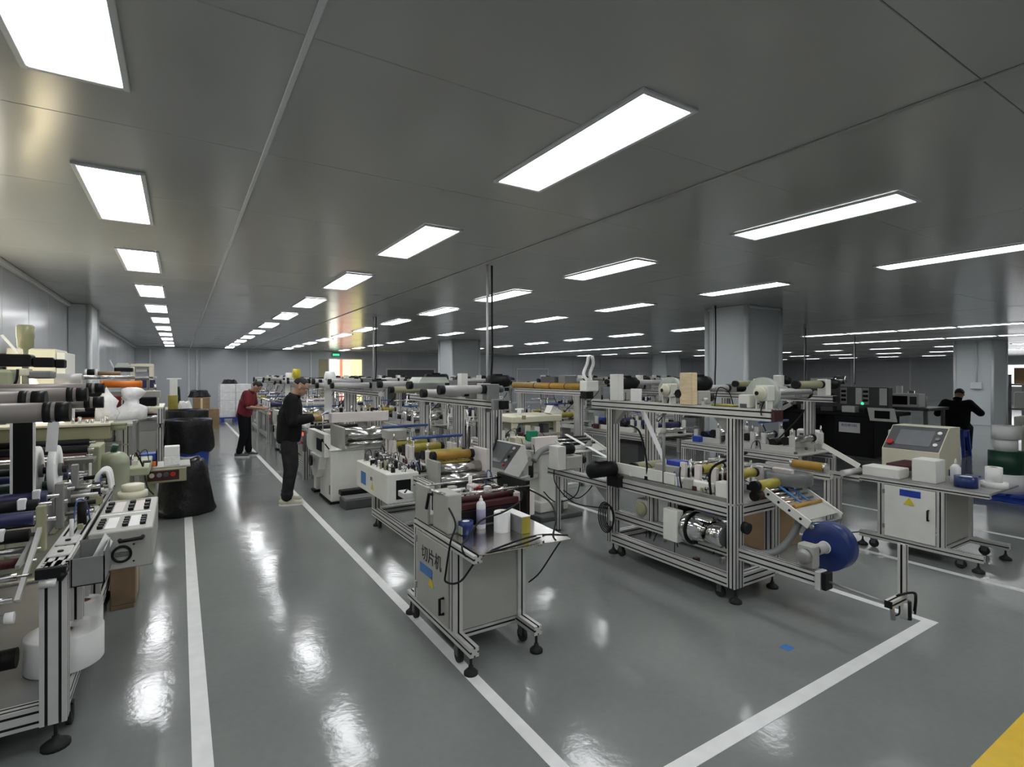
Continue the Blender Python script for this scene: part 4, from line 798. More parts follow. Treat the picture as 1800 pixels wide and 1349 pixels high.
for k in range(5): cy(t, 'ladder_rod', 'steel', (-.86, 5.05, .80+.04*k), (-.58, 5.05, .80+.04*k), .007, 8)
for x in (-.76, -.57): bx(t, 'ladder_side', 'paper', x-.008, x+.008, 5.04, 5.06, .76, 1.02, .002)
cy(t, 'brake_roll', 'dark_grey', (-.92, 5.05, .98), (-.76, 5.05, .975), .035, 14)
bx(t, 'manual_book', 'red', -.83, -.76, 5.3, 5.34, .98, 1.07, .003); bx(t, 'support_column', 'alu_dark', -0.394, -0.366, 6.4, 6.45, .9, 1.237, .004)
clutter(t, -1.4, -.64, 5.75, 6.45, .97, 24, 53); clutter(t, -.42, -.26, 6.2, 6.9, .80, 8, 54)
pn = bx(t, 'button_panel', 'olive_paint', -0.34, 0.064, 6.88, 7.02, 0.511, 0.662, .008)
fc = bx(pn, 'panel_face', 'dark_red', -0.295, -0.005, 6.874, 6.881, 0.536, 0.643, 0)
for k, (x, m) in enumerate(((-0.255, 'cream_paint'), (-0.188, 'mid_grey'), (-0.126, 'dark_grey'), (-0.063, 'red'))): cy(pn, 'push_button', m, (x, 6.874, 0.599), (x, 6.855, 0.599), .024, 14)
bx(t, 'shelf', 'grey_paint', -.42, .10, 6.9, 7.35, 0.662, 0.675+.008, .003); bx(t, 'shelf_leg', 'green_paint', -.30, -.22, 6.95, 7.1, 0, 0.511, .006); bx(t, 'arm', 'green_paint', -.45, -.25, 6.15, 7.0, .72, .80, .01)
cable(t, [(-.35, 6.1, .95), (-.30, 6.2, .80), (-.28, 6.5, .55), (-.24, 6.86, .40)], .008)
zs = 0.675+.009
t2 = thing('paper_stack', 'square white paper stack on the shelf above the push-button panel', 'paper stack', (-.07, 7.0, zs))
bx(t2, 'upper_sheets', 'paper', -.145, .0, 6.93, 7.08, zs+.10, zs+.21, .006); bx(t2, 'lower_sheets', 'plastic_wrap', -.148, .002, 6.928, 7.082, zs, zs+.10, .006)
t2 = thing('parts_box', 'small blue parts box with an orange base next to the paper stack', 'box', (-.31, 7.1, zs))
bx(t2, 'bin', 'blue', -.36, -.22, 7.0, 7.15, zs+.06, zs+.14, .006); bx(t2, 'lower_bin', 'orange', -.37, -.22, 6.98, 7.15, zs, zs+.05, .006); bx(t2, 'divider', 'black_plastic', -.218, -.21, 6.98, 7.15, zs, zs+.17, .002)
# black bag by the panel
def bag(name, c, rx, ry, hz, seed, label, rimz=None, m='black_bag'):
    rnd = random.Random(seed); n = 28; prof = [(0, 0), (.96, 0), (1.06, .05), (1.02, .15), (.95, .35), (.86, .6), (.78, .82), (.70, .94), (.60, 1.0), (.35, .97), (.1, .95)]
    V = []; F = []
    ph = [rnd.uniform(0, 6.28) for _ in range(6)]
    for k, (r, z) in enumerate(prof):
        for i in range(n):
            a = 2*PI*i/n; w = 1+.045*math.sin(3*a+ph[0]+z*3)+.04*math.sin(7*a+ph[1]+z*5)+.03*math.sin(11*a+ph[2]-z*7)+rnd.uniform(-.012, .012)
            V.append((c[0]+rx*r*w*math.cos(a), c[1]+ry*r*w*math.sin(a), c[2]+hz*z+(.012*math.sin(5*a+ph[3])+rnd.uniform(-.008, .008))*(1 if .1 < z else 0)))
    for k in range(len(prof)-1):
        for i in range(n): F.append((k*n+i, k*n+(i+1) % n, (k+1)*n+(i+1) % n, (k+1)*n+i))
    mb = MB(); mb.add(V, F, True)
    return solo(name, mb, m, label, 'bag')
bag('rubbish_bag', (.06, 7.62, 0), .30, .30, .66, 3, 'full black rubbish bag standing on the floor under the push-button panel')
def bin_(x, y, r, hz, label, seed):
    t = thing('rubbish_bin', label, 'bin', (x, y, 0))
    MB().lathe((x, y, 0), (0,0,1), [(0,0),(r*.82,0),(r*.85,.02),(r,hz*.97),(r*1.03,hz),(r*.97,hz),(r*.8,.03),(0,.03)], 32).build('tub', 'blue', t)
    rnd = random.Random(seed); V = []; F = []; n = 32; pr = [(1.0, .34), (1.10, .42), (1.10, .62), (1.07, .85), (1.09, 1.0), (1.04, 1.03), (.9, .98), (.8, .6), (.3, .3)]
    for k, (q, z) in enumerate(pr):
        for i in range(n):
            a = 2*PI*i/n; w = 1+.03*math.sin(4*a+seed+z*4)+.025*math.sin(9*a+z*6)+rnd.uniform(-.012, .012); V.append((x+r*q*w*math.cos(a), y+r*q*w*math.sin(a), hz*z+.02*math.sin(6*a+seed)*(z < .5)))
    for k in range(len(pr)-1):
        for i in range(n): F.append((k*n+i, k*n+(i+1) % n, (k+1)*n+(i+1) % n, (k+1)*n+i))
    mb = MB(); mb.add(V, F, True); mb.build('liner_bag', 'black_bag', t)
bin_(.14, 11.3, .36, .86, 'blue rubbish bin with a black liner bag, nearer of the two', 1); bin_(.13, 12.12, .33, .98, 'blue rubbish bin with a black liner bag, farther of the two', 5)

# ================================================================== third left machine: cream cabinet, black beam, orange roll
t = thing('cream_cabinet', 'tall cream cabinet against the left wall behind the black beam', 'cabinet', (-1.25, 7.65, 0))
bx(t, 'cabinet', 'cream_paint', -1.50, -1.111, 7.3, 8.0, .0, 1.958, .01); bx(t, 'cabinet_side', 'white_paint', -1.111, -1.036, 7.32, 7.95, .8, 1.924, .006)
t = thing('spindle_machine', 'long black spindle beam with a glass oil cup above the left rollers', 'machine', (-1.2, 5.3, 0))
bx(t, 'black_beam', 'black_plastic', -1.50, -0.887, 4.95, 5.10, 1.74, 1.827, .01); bx(t, 'beam_motor', 'black_plastic', -0.887, -0.763, 4.96, 5.09, 1.736, 1.807, .012); bx(t, 'motor_cap', 'black_matte', -0.763, -0.709, 4.97, 5.08, 1.732, 1.795, .008)
bx(t, 'gear_housing', 'green_paint', -1.2, -0.967, 4.85, 5.1, 1.602, 1.719, .02); bx(t, 'clamp_block', 'cream_paint', -0.946, -0.887, 4.85, 5.0, 1.676, 1.727, .006); bx(t, 'slide_housing', 'mid_grey', -0.897, -0.765, 4.9, 5.05, 1.656, 1.711, .01)
MB().lathe((-1.035, 5.6, 1.843), (0,0,1), [(.015,0),(.018,.04),(.05,.06),(.052,.13),(.056,.135),(.056,.225),(.045,.235),(0,.235)], 20).build('oil_cup', 'oil_glass', t); bx(t, 'oil_cup_stand', 'steel', -1.035-.02, -1.035+.02, 5.58, 5.62, 1.1, 1.843, .004)
bx(t, 'support_stand', 'grey_paint', -1.48, -1.30, 5.0, 5.7, 0, 1.75, .01); MB().bar((-1.383, 6.6, 2.049), (-1.271, 6.6, 1.884), .02, .02).build('white_strut', 'paper', t)
cable(t, [(-0.927, 4.8, 1.72), (-0.933, 4.8, 1.65), (-0.958, 4.8, 1.58)], .008)
t = thing('winding_machine', 'left winding frame carrying a silver rod and a bright orange roll', 'machine', (-.9, 9.0, 0))
for x in (-1.40, -.62): 
    for y in (8.2, 9.6): pf(t, 'z', 0, 1.36, x, x+.09, y, y+.09, 'post')
for x in (-1.40, -.62): pf(t, 'y', 8.2, 9.7, x, x+.09, 1.36, 1.44, 'beam'); pf(t, 'y', 8.29, 9.6, x, x+.09, .72, .80, 'table_rail')
bx(t, 'table', 'grey_paint', -1.40, -.53, 8.2, 9.69, .80, .82, .004)
roll(t, 'orange', (-0.858, 8.6, 1.564), (-0.43, 8.6, 1.559), .045, 'orange_roll', 'orange', .02); roll(t, 'grey_roll', (-1.008, 6.6, 1.637), (-0.808, 6.6, 1.636), .06, 'grey_roll', None); roll(t, 'steel', (-0.808, 6.6, 1.658), (-0.499, 8.2, 1.652), .022, 'silver_rod', None)
bx(t, 'rod_stand', 'alu', -0.927-.02, -0.927+.02, 6.62, 6.66, 1.0, 1.62, .004); pf(t, 'y', 6.6, 8.2, -1.2, -1.12, 1.0, 1.06, 'side_beam')
roll(t, 'black_plastic', (-1.09, 9.2, 1.718), (-0.967, 9.2, 1.719), .045, 'spool', 'paper', .02); roll(t, 'cardboard', (-0.955, 9.2, 1.703), (-0.702, 9.2, 1.704), .03, 'brown_roll', None); bx(t, 'black_tray', 'black_plastic', -0.8, -0.584, 9.5, 9.7, 1.73, 1.788, .006)
MB().prism([(-0.793, 1.80), (-0.611, 1.80), (-0.638, 1.86), (-0.766, 1.86)], 'y', 9.5, 9.7).build('clear_lid', 'clear_film', t); MB().bar((-0.859, 9.6, 1.90), (-0.813, 9.6, 1.79), .015, .015).build('white_strut', 'paper', t)
for i in range(6): bx(t, 'small_block', ('dark_red', 'grey_paint', 'black_plastic', 'cream_paint', 'alu_dark', 'white_paint')[i], -1.30+.12*i, -1.20+.12*i, 8.5, 8.7, .82, .98+.05*(i % 3), .008)
for i in range(4): roll(t, ('dark_red', 'black_plastic', 'orange', 'steel')[i], (-1.30, 8.3+.3*i, 1.10+.08*(i % 2)), (-.62, 8.3+.3*i, 1.10+.08*(i % 2)), .04, 'table_roller', 'black_plastic')

bx(t, 'red_cover', 'shirt_red', -0.788, -0.543, 8.3, 8.5, 1.233, 1.413, .01); bx(t, 'black_cover', 'black_matte', -0.989, -0.788, 8.3, 8.5, 1.233, 1.464, .01); bx(t, 'black_cover', 'black_matte', -0.566, -0.27, 8.7, 8.9, 1.259, 1.379, .01); bx(t, 'head_rail', 'grey_paint', -0.876, -0.23, 8.9, 9.0, 1.37, 1.463, .006)
clutter(t, -1.35, -.55, 8.25, 9.6, .82, 24, 55)
# two plastic-wrapped spindles
def wrapped(name, x, y, prof, label, seed):
    rnd = random.Random(seed); V = []; F = []; n = 22
    for k, (r, z, dx) in enumerate(prof):
        for i in range(n):
            a = 2*PI*i/n; w = 1+.10*math.sin(3*a+k*.9+seed)+.06*math.sin(8*a+k*1.7)+rnd.uniform(-.04, .04); V.append((x+dx+r*w*math.cos(a), y+r*w*math.sin(a), z))
    for k in range(len(prof)-1):
        for i in range(n): F.append((k*n+i, k*n+(i+1) % n, (k+1)*n+(i+1) % n, (k+1)*n+i))
    mb = MB(); mb.add(V, F, True); return solo(name, mb, 'plastic_wrap', label, 'wrapped spindle')
wy = 7.9; wx = -0.492
wrapped('wrapped_spindle', wx, wy, [(.0, 1.146, .0), (.16, 1.146, -.02), (.17, 1.235, -.01), (.15, 1.29, .02), (.075, 1.331, .0), (.065, 1.385, .0), (.10, 1.42, .0), (.122, 1.474, .02), (.10, 1.516, .0), (.05, 1.533, .0), (0, 1.536, 0)], 'tall white plastic-wrapped spindle shaped like a bust, left machines', 2)
wrapped('wrapped_spindle', -0.693, 7.4, [(0, 1.178, 0), (.09, 1.178, 0), (.11, 1.253, .02), (.09, 1.328, 0), (.10, 1.391, .01), (.06, 1.441, 0), (.03, 1.492, 0), (0, 1.554, 0)], 'thin white plastic-wrapped spindle left of the bust-shaped one', 9)
t = thing('spindle_table', 'narrow grey table under the plastic-wrapped spindles', 'table', (-.75, 7.75, 0))
zt = 1.151
bx(t, 'top', 'grey_paint', -1.0, -.42, 7.15, 8.1, zt-.03, zt-.002, .004)
for x in (-.98, -.48):
    for y in (7.17, 8.04): bx(t, 'leg', 'mid_grey', x, x+.05, y, y+.05, 0, zt-.03, .003)

# ================================================================== farther left: workbench, frames, boxes
t = thing('workbench', 'long brown-topped workbench with drawers beyond the wrapped spindles', 'bench', (-.5, 13.6, 0))
zb = 0.855
bx(t, 'worktop', 'wood_brown', -1.45, .22, 12.62, 15.4, zb-.05, zb, .006); bx(t, 'end_panel', 'grey_paint', -1.40, .15, 12.66, 12.70, 0, zb-.05, .004)
for k in range(3): d = bx(t, 'drawer', 'grey_paint', .17, .19, 12.74+.87*k, 13.58+.87*k, .1, zb-.07, .004); bx(d, 'handle', 'black_plastic', .19, .205, 13.0+.87*k, 13.3+.87*k, .55, .58, .003)
bx(t, 'carcass', 'grey_paint', -1.40, .17, 12.70, 15.35, .05, zb-.05, .004); bx(t, 'plinth', 'dark_grey', -1.35, .10, 12.72, 15.3, 0, .05, 0)
t2 = thing('yellow_canister', 'tall mustard yellow canister with a black base on the workbench', 'canister', (-0.119, 12.95, zb))
MB().lathe((-0.119, 12.95, zb), (0,0,1), [(0,.08),(.085,.08),(.088,.09),(.088,.40),(.08,.415),(0,.415)], 24).build('body', 'yellow_roll', t2); bx(t2, 'base', 'black_plastic', -0.119-.16, -0.119+.15, 12.8, 13.05, zb, zb+.085, .008)
for k in range(3): cy(t2, 'switch', 'steel', (-0.119-.09+.07*k, 12.8, zb+.045), (-0.119-.09+.07*k, 12.79, zb+.045), .016, 10)
bag('white_bag', (0.093, 13.4, zb), .14, .12, .26, 8, 'crumpled white bag on the workbench beside the yellow canister', m='plastic_wrap')
solo('cloth_heap', MB().ell((0.189, 12.8, zb+.02), .16, .12, .05, 14, 8), 'cream_paint', 'small cream cloth heap at the end of the workbench', 'cloth')
bag('black_bag', (-0.068, 14.8, zb), .10, .10, .55, 12, 'small black bag on top of the white stand at the back of the bench')
t = thing('roller_table', 'low roller frame with black rollers standing left of the workbench', 'machine', (-.7, 10.6, 0))
for x in (-1.40, -.30):
    for y in (10.0, 11.2): pf(t, 'z', 0, 1.15, x, x+.08, y, y+.08, 'post')
    pf(t, 'y', 10.0, 11.28, x, x+.08, .85, .92, 'rail')
bx(t, 'top_tray', 'cream_paint', -1.40, -.22, 10.0, 11.28, 1.15, 1.18, .004); bx(t, 'front_panel', 'grey_paint', -1.32, -.30, 10.02, 10.03, .25, .80, .003)
for k in range(4): roll(t, ('steel', 'black_plastic', 'dark_red', 'grey_roll')[k], (-1.32, 10.2+.25*k, 1.0), (-.30, 10.2+.25*k, 1.0), .04, 'roller', None, shaft=.05)
for k in range(5): bx(t, 'tool_block', ('cream_paint', 'alu_dark', 'dark_red', 'olive_paint', 'paper')[k], -1.30+.2*k, -1.18+.2*k, 10.3, 10.5, 1.18, 1.30+.04*(k % 3), .008)
bx(t, 'bucket_stand', 'dark_grey', -.52, -.30, 10.6, 10.9, 1.18, 1.42, .03); cy(t, 'glass_jar', 'clear_film', (-.34, 10.3, 1.18), (-.34, 10.3, 1.40), .06, 16); cy(t, 'mixer_rod', 'steel', (-.34, 10.3, 1.40), (-.34, 10.3, 1.55), .02, 10)
t = thing('frame_press', 'cream framed press with open window standing high near the left back wall', 'machine', (-.7, 14.6, 0))
X0, X1 = -0.923, -0.503; ZT = 1.935; ZB = 1.629
bx(t, 'crown', 'cream_paint', X0, X1, 14.3, 14.8, ZT-.07, ZT, .01)
for x in (X0, X1-.08): bx(t, 'upright', 'cream_paint', x, x+.08, 14.3, 14.8, zb, ZT-.07, .006)
bx(t, 'ram', 'paper', (X0+X1)/2-.12, (X0+X1)/2+.1, 14.4, 14.7, ZB+.12, ZT-.12, .01); bx(t, 'head_plate', 'alu', X0, X1+.05, 14.3, 14.8, ZB-.02, ZB+.02, .004); bx(t, 'body', 'grey_paint', X0+.02, X1-.02, 14.35, 14.75, zb, ZB-.02, .01)
for k in range(2): bx(t, 'blue_block', 'navy', X1-.22+.16*k, X1-.12+.16*k, 14.2, 14.3, 1.40, 1.58, .01)
t = thing('lamp_stand', 'white post with a flat lamp bar standing on the workbench', 'lamp', (-0.122, 14.55, zb))
bx(t, 'post', 'white_paint', -0.2, -0.045, 14.4, 14.7, zb, 1.58, .006); bx(t, 'lamp_bar', 'paper', -0.254, 0.034, 14.4, 14.6, 1.58, 1.61, .004)
t = thing('side_table', 'plain grey table beyond the far end of the workbench', 'table', (-.7, 15.9, 0))
bx(t, 'table_top', 'grey_paint', -1.45, .1, 15.45, 16.4, .80, .85, .006)
for x in (-1.4, .02):
    for y in (15.5, 16.3): bx(t, 'table_leg', 'mid_grey', x, x+.06, y, y+.06, 0, .80, .003)
# cardboard boxes and wrapped pallet near the back wall
for i, (x0, x1, y0, z0, z1, lab) in enumerate(((.30, 1.05, 19.0, 0, .62, 'large brown cardboard box on the floor near the back wall'), (.35, .80, 19.1, .62, .98, 'smaller cardboard box stacked on the large one, flap open'), (-.2, .28, 18.0, 0, .85, 'brown cardboard box beside the end of the workbench'))):
    t = thing('cardboard_box', lab, 'box', ((x0+x1)/2, y0+.3, z0)); bx(t, 'carton', 'cardboard', x0, x1, y0, y0+.6, z0, z1, .006); bx(t, 'tape_strip', 'wood_cream', (x0+x1)/2-.03, (x0+x1)/2+.03, y0-.001, y0+.001, z0+.02, z1-.02, 0)
bag('black_bag', (.52, 19.5, .98), .30, .2, .22, 21, 'black bag slumped over the stacked cardboard box')
t = thing('wrapped_pallet', 'pallet of white boxes wrapped in film on a blue pallet by the back wall', 'pallet', (1.7, 22.0, 0))
for k in range(3): bx(t, 'pallet_runner', 'blue', 1.25+.42*k, 1.35+.42*k, 21.5, 22.5, 0, .12, .006)
bx(t, 'pallet_deck', 'blue', 1.2, 2.25, 21.5, 22.5, .12, .16, .004)
for i in range(2):
    for k in range(4): bx(t, 'white_box', 'plastic_wrap', 1.22+.5*i, 1.71+.5*i, 21.52, 22.45, .165+.30*k, .46+.30*k, .012)
bag('black_bag', (1.55, 22.0, 1.365), .25, .2, .16, 31, 'black bag lying on top of the wrapped white pallet')

# ================================================================== white press machines of the aisle line (two alike)
def press_machine(label):
    """origin at its near aisle-side floor corner; x to the right, y away from the camera"""
    t = thing('white_press', label, 'machine', (0, 0, 0), 'white presses along the aisle')
    bx(t, 'pedestal', 'white_paint', 0, .44, 0, .62, .03, .69, .012); bx(t, 'toe_plate', 'black_matte', -.01, .45, -.01, .63, 0, .03, 0); bx(t, 'vent_slot', 'dark_grey', -.002, .001, .03, .10, .12, .24, 0)
    bx(t, 'top_flange', 'white_paint', -.02, .48, -.02, .66, .69, .71, .008)
    MB().prism([(.10, .60), (1.15, .60), (1.28, .70), (1.10, .90), (.10, .90)], 'x', -.06, .02).build('side_cover', 'white_paint', t)
    bx(t, 'inspection_window', 'black_matte', -.064, -.058, .24, .56, .66, .82, 0)
    MB().prism([(.20, .60), (.78, .60), (.74, .42), (.62, .30), (.42, .30), (.30, .42)], 'x', -.10, .0).build('belt_cover', 'white_paint', t)
    o = cy(t, 'hand_wheel', 'black_plastic', (-.16, .52, .52), (-.13, .52, .52), .075, 20); cy(o, 'wheel_shaft', 'steel', (-.15, .52, .52), (-.08, .52, .52), .02, 10)
    bx(t, 'rear_leg', 'white_paint', .0, .12, .90, 1.02, .03, .60, .01); bx(t, 'rear_foot', 'black_matte', -.03, .15, .86, 1.06, 0, .03, 0)
    cy(t, 'lever', 'black_plastic', (-.07, .16, .82), (-.02, .02, .72), .008, 8); cy(t, 'lever_knob', 'black_plastic', (-.075, .17, .83), (-.07, .15, .815), .02, 10)
    b = bx(t, 'switch_box', 'dark_grey', -.10, -.06, 1.24, 1.36, .54, .86, .006); cy(b, 'red_lamp', 'lit_red', (-.110, 1.29, .80), (-.099, 1.29, .80), .028, 12); cy(b, 'stop_button', 'red', (-.125, 1.29, .68), (-.10, 1.29, .68), .025, 12)
    for k, (y, z, r) in enumerate(((-.02, .88, .065), (-.02, .765, .05), (.22, .93, .04))): roll(t, 'steel', (.20, y, z), (.82, y, z), r, 'steel_drum', None, shaft=.04)
    for x in (.14, .86): bx(t, 'drum_plate', 'grey_paint', x-.02, x+.02, -.10, .55, .71, 1.0, .006)
    bx(t, 'cross_head', 'pink_white', .10, .92, .42, .56, 1.02, 1.16, .01); bx(t, 'base_cabinet', 'grey_paint', .44, .92, .02, .60, .03, .69, .01)
    for k in range(4): cy(t, 'adjusting_screw', 'steel', (.2+.2*k, .49, 1.16), (.2+.2*k, .49, 1.25), .012, 8)
    bx(t, 'bed', 'alu_dark', .0, .92, .62, 2.0, .69, .73, .006)
    for x in (.02, .84):
        for y in (1.05, 1.90): pf(t, 'z', .0, .69, x, x+.08, y, y+.08, 'leg_post')
    for k, (y, m) in enumerate(((.80, 'yellow_roll'), (1.05, 'paper'), (1.35, 'grey_roll'), (1.65, 'black_plastic'))): roll(t, m, (.08, y, .80+.04*(k % 2)), (.80, y, .80+.04*(k % 2)), .045, 'bed_roller', 'black_plastic', .03, shaft=.03)
    for x in (.80, .92):
        for y in (.70, 1.95): pf(t, 'z', .0 if x > .9 else .73, 1.36, x, x+.09, y, y+.09, 'portal_post')
        break
    pf(t, 'y', .55, 2.2, .80, .89, 1.36, 1.44, 'portal_beam')
    for k, (y, z, x0) in enumerate(((.75, 1.53, .18), (1.2, 1.58, .25), (1.6, 1.52, .15), (2.05, 1.57, .3))):
        roll(t, 'grey_roll', (x0, y, z), (.76, y, z), .042, 'unwind_roll', 'black_plastic', .035); bx(t, 'bearing_block', 'mid_grey', .76, .90, y-.05, y+.05, 1.44, z+.05, .006)
    motor(t, (.90, 1.2, 1.56), (1,0,0), .25, .055, 'black_plastic', 'gear_motor'); motor(t, (.90, 2.05, 1.56), (1,0,0), .25, .055, 'dark_grey', 'gear_motor')
    o = MB().lathe((.26, 1.42, 1.60), (1,0,0), [(.03,0),(.14,0),(.14,.12),(.03,.12),(.03,0)], 28).build('white_tape_roll', 'paper', t); MB().box(.262, .378, 1.545, 1.549, .98, 1.60).build('white_web', 'paper', o)
    cy(t, 'guide_rod', 'blue_rod', (.10, 1.0, 1.12), (.80, 1.0, 1.12), .014, 8); cy(t, 'rod_stand', 'steel', (.12, 1.0, .73), (.12, 1.0, 1.12), .008, 8)
    clutter(t, .05, .85, .65, 1.95, .73, 20, 61); clutter(t, .15, .9, .44, .54, 1.16, 8, 62)
    return t
pm = press_machine('white press with red lamp next to the man in the black jacket'); pm.location = (1.66, 7.06, 0)
p2 = copy_tree(pm); p2.location = (1.86, 11.95, 0); p2['label'] = 'white press next to the man in the red shirt'
yt = thing('tape_roll', 'bright yellow tape roll on the top roller near the red-shirted man', 'tape roll', (2.30, 13.05, 1.62)); MB().lathe((2.24, 13.15, 1.70), (1,0,0), [(.045,0),(.13,0),(.13,.14),(.045,.14),(.045,0)], 28).build('tape', 'yellow', yt); MB().lathe((2.24, 13.15, 1.70), (1,0,0), [(.040,.001),(.045,.001),(.045,.139),(.040,.139),(.040,.001)], 20).build('core', 'cardboard', yt)

# ================================================================== generic roll frames filling the lines behind
def roll_frame(m_roll, m_bed, m_plate, label, seed, long_roll=None):
    """origin at floor centre; .8 m wide, 1.7 m long"""
    rnd = random.Random(seed); t = thing('roll_slitter', label, 'machine', (0, 0, 0), 'roll frames behind the front machines')
    for x in (-.40, .32):
        for y in (-.80, .72): pf(t, 'z', .0, .70, x, x+.08, y, y+.08, 'leg_post')
        pf(t, 'y', -.72, .72, x, x+.08, .12, .20, 'base_rail'); pf(t, 'y', -.80, .80, x, x+.08, .70, .78, 'table_rail')
    for y in (-.55, .62): pf(t, 'z', .78, 1.36, .32, .42, y, y+.09, 'portal_post')
    pf(t, 'y', -.80, .90, .32, .42, 1.36, 1.44, 'portal_beam'); bx(t, 'beam_end_cap', 'black_plastic', .325, .415, -.83, -.80, 1.365, 1.435, .003)
    bx(t, 'bed_plate', 'grey_paint', -.40, .40, -.80, .80, .78, .80, .004); bx(t, 'drive_cabinet', ('white_paint', 'grey_paint', 'dark_grey')[seed % 3], -.30, .30, -.3, .4, .20, .62, .01)
    for i in range(3):
        y0 = -.72+.48*i
        for x in (-.34, .26):
            f_ = MB().box(x, x+.03, y0, y0+.40, .80, .87, .004).box(x, x+.03, y0, y0+.06, .87, 1.0, .004).box(x, x+.03, y0+.34, y0+.40, .87, 1.0, .004).build('side_frame', m_plate, t); cy(f_, 'clamp_screw', 'steel', (x+.015, y0+.03, 1.0), (x+.015, y0+.03, 1.08), .010, 8)
        roll(t, m_bed, (-.31, y0+.12, .93), (.26, y0+.12, .93), .045, 'press_roller', 'black_plastic'); roll(t, ('black_plastic', 'dark_red', 'navy')[(i+seed) % 3], (-.31, y0+.27, .90), (.26, y0+.27, .90), .04, 'knife_roller', 'black_plastic')
    for k in range(4):
        y = -.68+.42*k; z = 1.50+.07*((k+seed) % 2); x0 = -.30+rnd.uniform(0, .25)
        roll(t, m_roll if k % 2 == 0 else 'grey_roll', (x0, y, z), (.30, y, z), .038+rnd.uniform(0, .012), 'unwind_roll', 'black_plastic', .035); bx(t, 'bearing_block', ('mid_grey', 'white_paint')[(k+seed) % 2], .31, .43, y-.05, y+.05, 1.44, z+.06, .006)
        if (k+seed) % 3 == 0: motor(t, (.43, y, z), (1,0,0), .22, .055, 'black_plastic', 'gear_motor')
        if (k+seed) % 3 == 1: bx(t, 'gear_cover', 'white_paint', .30, .37, y+.07, y+.18, 1.44, 1.68, .005); motor(t, (.37, y+.125, 1.61), (1,0,0), .18, .05, 'black_plastic', 'gear_motor')
    for k in range(2):
        cy(t, 'tie_rod', 'steel', (-.28+.2*k, -.3+.5*k, .80), (-.28+.2*k, -.3+.5*k, 1.30), .010, 8); roll(t, ('blue_rod', 'steel')[k], (-.34, -.3+.5*k, 1.12+.08*k), (.26, -.3+.5*k, 1.12+.08*k), .014, 'guide_rod', None)
    for k in range(5): bx(t, 'terminal_box', ('black_plastic', 'paper', 'dark_red', 'blue', 'olive_paint')[(k+seed) % 5], -.40+.12*k, -.32+.12*k, .50, .62, .80, .88+.05*((k*seed) % 3), .008)
    cable(t, [(.37, -.5, 1.40), (.30, -.45, 1.2), (.15, -.35, 1.0), (.1, -.2, .82)], .009); cable(t, [(.37, .3, 1.42), (.25, .2, 1.25), (.2, 0, 1.05), (.2, -.1, .82)], .007)
    clutter(t, -.36, .28, -.75, .75, .80, 22, 70+seed, .6)
    return t
protos = [roll_frame('grey_roll', 'yellow_roll', 'pink_white', '', 1), roll_frame('taupe_roll', 'navy', 'white_paint', '', 2), roll_frame('olive_paint', 'steel', 'alu', '', 3)]
used = [False]*3
spots = [(2.20, 10.2, 0, 'roll frame between the two standing men in the aisle line'), (2.25, 15.3, 1, 'roll frame just past the red-shirted man'), (2.30, 17.6, 2, 'second roll frame past the red-shirted man'), (2.35, 20.2, 0, 'roll frame at the far end of the aisle line'),
         (3.75, 9.4, 2, 'roll frame in the second line behind the cream press'), (3.75, 11.8, 0, 'roll frame in the second line, two behind the cream press'), (3.80, 14.4, 1, 'roll frame far along the second line'), (3.80, 17.4, 2, 'roll frame at the far end of the second line'),
         (5.15, 9.8, 1, 'roll frame behind the long amber roll'), (5.2, 12.6, 2, 'second roll frame behind the long amber roll'), (6.15, 4.05, 2, 'roll frame with a grey roll behind the right cabinet cart'), (6.2, 6.1, 1, 'roll frame in the third line left of the biggest column'), (6.3, 8.6, 0, 'roll frame beyond the biggest column in the third line'),
         (6.4, 11.4, 1, 'roll frame far along the third line'), (6.5, 14.2, 2, 'roll frame at the far end of the third line'), (9.6, 8.6, 1, 'roll frame behind the biggest column, left one'), (11.0, 9.8, 0, 'roll frame behind the biggest column, right one'), (9.5, 11.6, 2, 'distant roll frame in the hall behind the biggest column'), (12.8, 12.6, 1, 'distant roll frame right of the biggest column')]
for x, y, k, lab in spots:
    o = protos[k] if not used[k] else copy_tree(protos[k]); used[k] = True; o.location = (x, y, 0); o['label'] = lab
# big grey roll standing out on the third-line frame
bg_ = thing('winding_roll', 'thick grey roll with black end caps on the frame behind the big roll machine', 'roll', (5.5, 3.4, 1.44)); roll(bg_, 'grey_roll', (5.441, 3.4, 1.476), (6.196, 3.4, 1.468), .062, 'roll', 'black_plastic', .045); bx(bg_, 'cradle', 'mid_grey', 5.85, 6.0, 3.34, 3.46, 1.442, 1.50, .004)

# ================================================================== pedestal machine with touch-screen console, second line
t = thing('console_machine', 'pedestal machine with a sloping touch-screen console and grey hose', 'machine', (3.5, 5.3, 0))
bx(t, 'pedestal', 'white_paint', 3.59, 3.95, 5.10, 5.46, .18, .75, .014); bx(t, 'pedestal_cap', 'white_paint', 3.57, 3.97, 5.08, 5.48, .75, .78, .01); bx(t, 'plinth', 'white_paint', 3.57, 3.98, 5.06, 5.50, .06, .19, .01); bx(t, 'base_plate', 'dark_grey', 3.48, 4.08, 4.90, 5.56, 0, .06, .01)
cy(t, 'anchor_pin', 'dark_grey', (3.80, 5.0, .06), (3.80, 5.0, .20), .05, 14)
c = MB().prism([(2.74, .64), (2.74, .725), (2.945, .965), (2.985, .965), (3.02, .80), (2.90, .64)], 'y', 4.50, 5.02).build('console', 'white_paint', t)
sl = Vector((.205, 0, .24)).normalized(); nn = Vector((-.24, 0, .205)).normalized(); mid = Vector((2.8425, 4.76, .845))
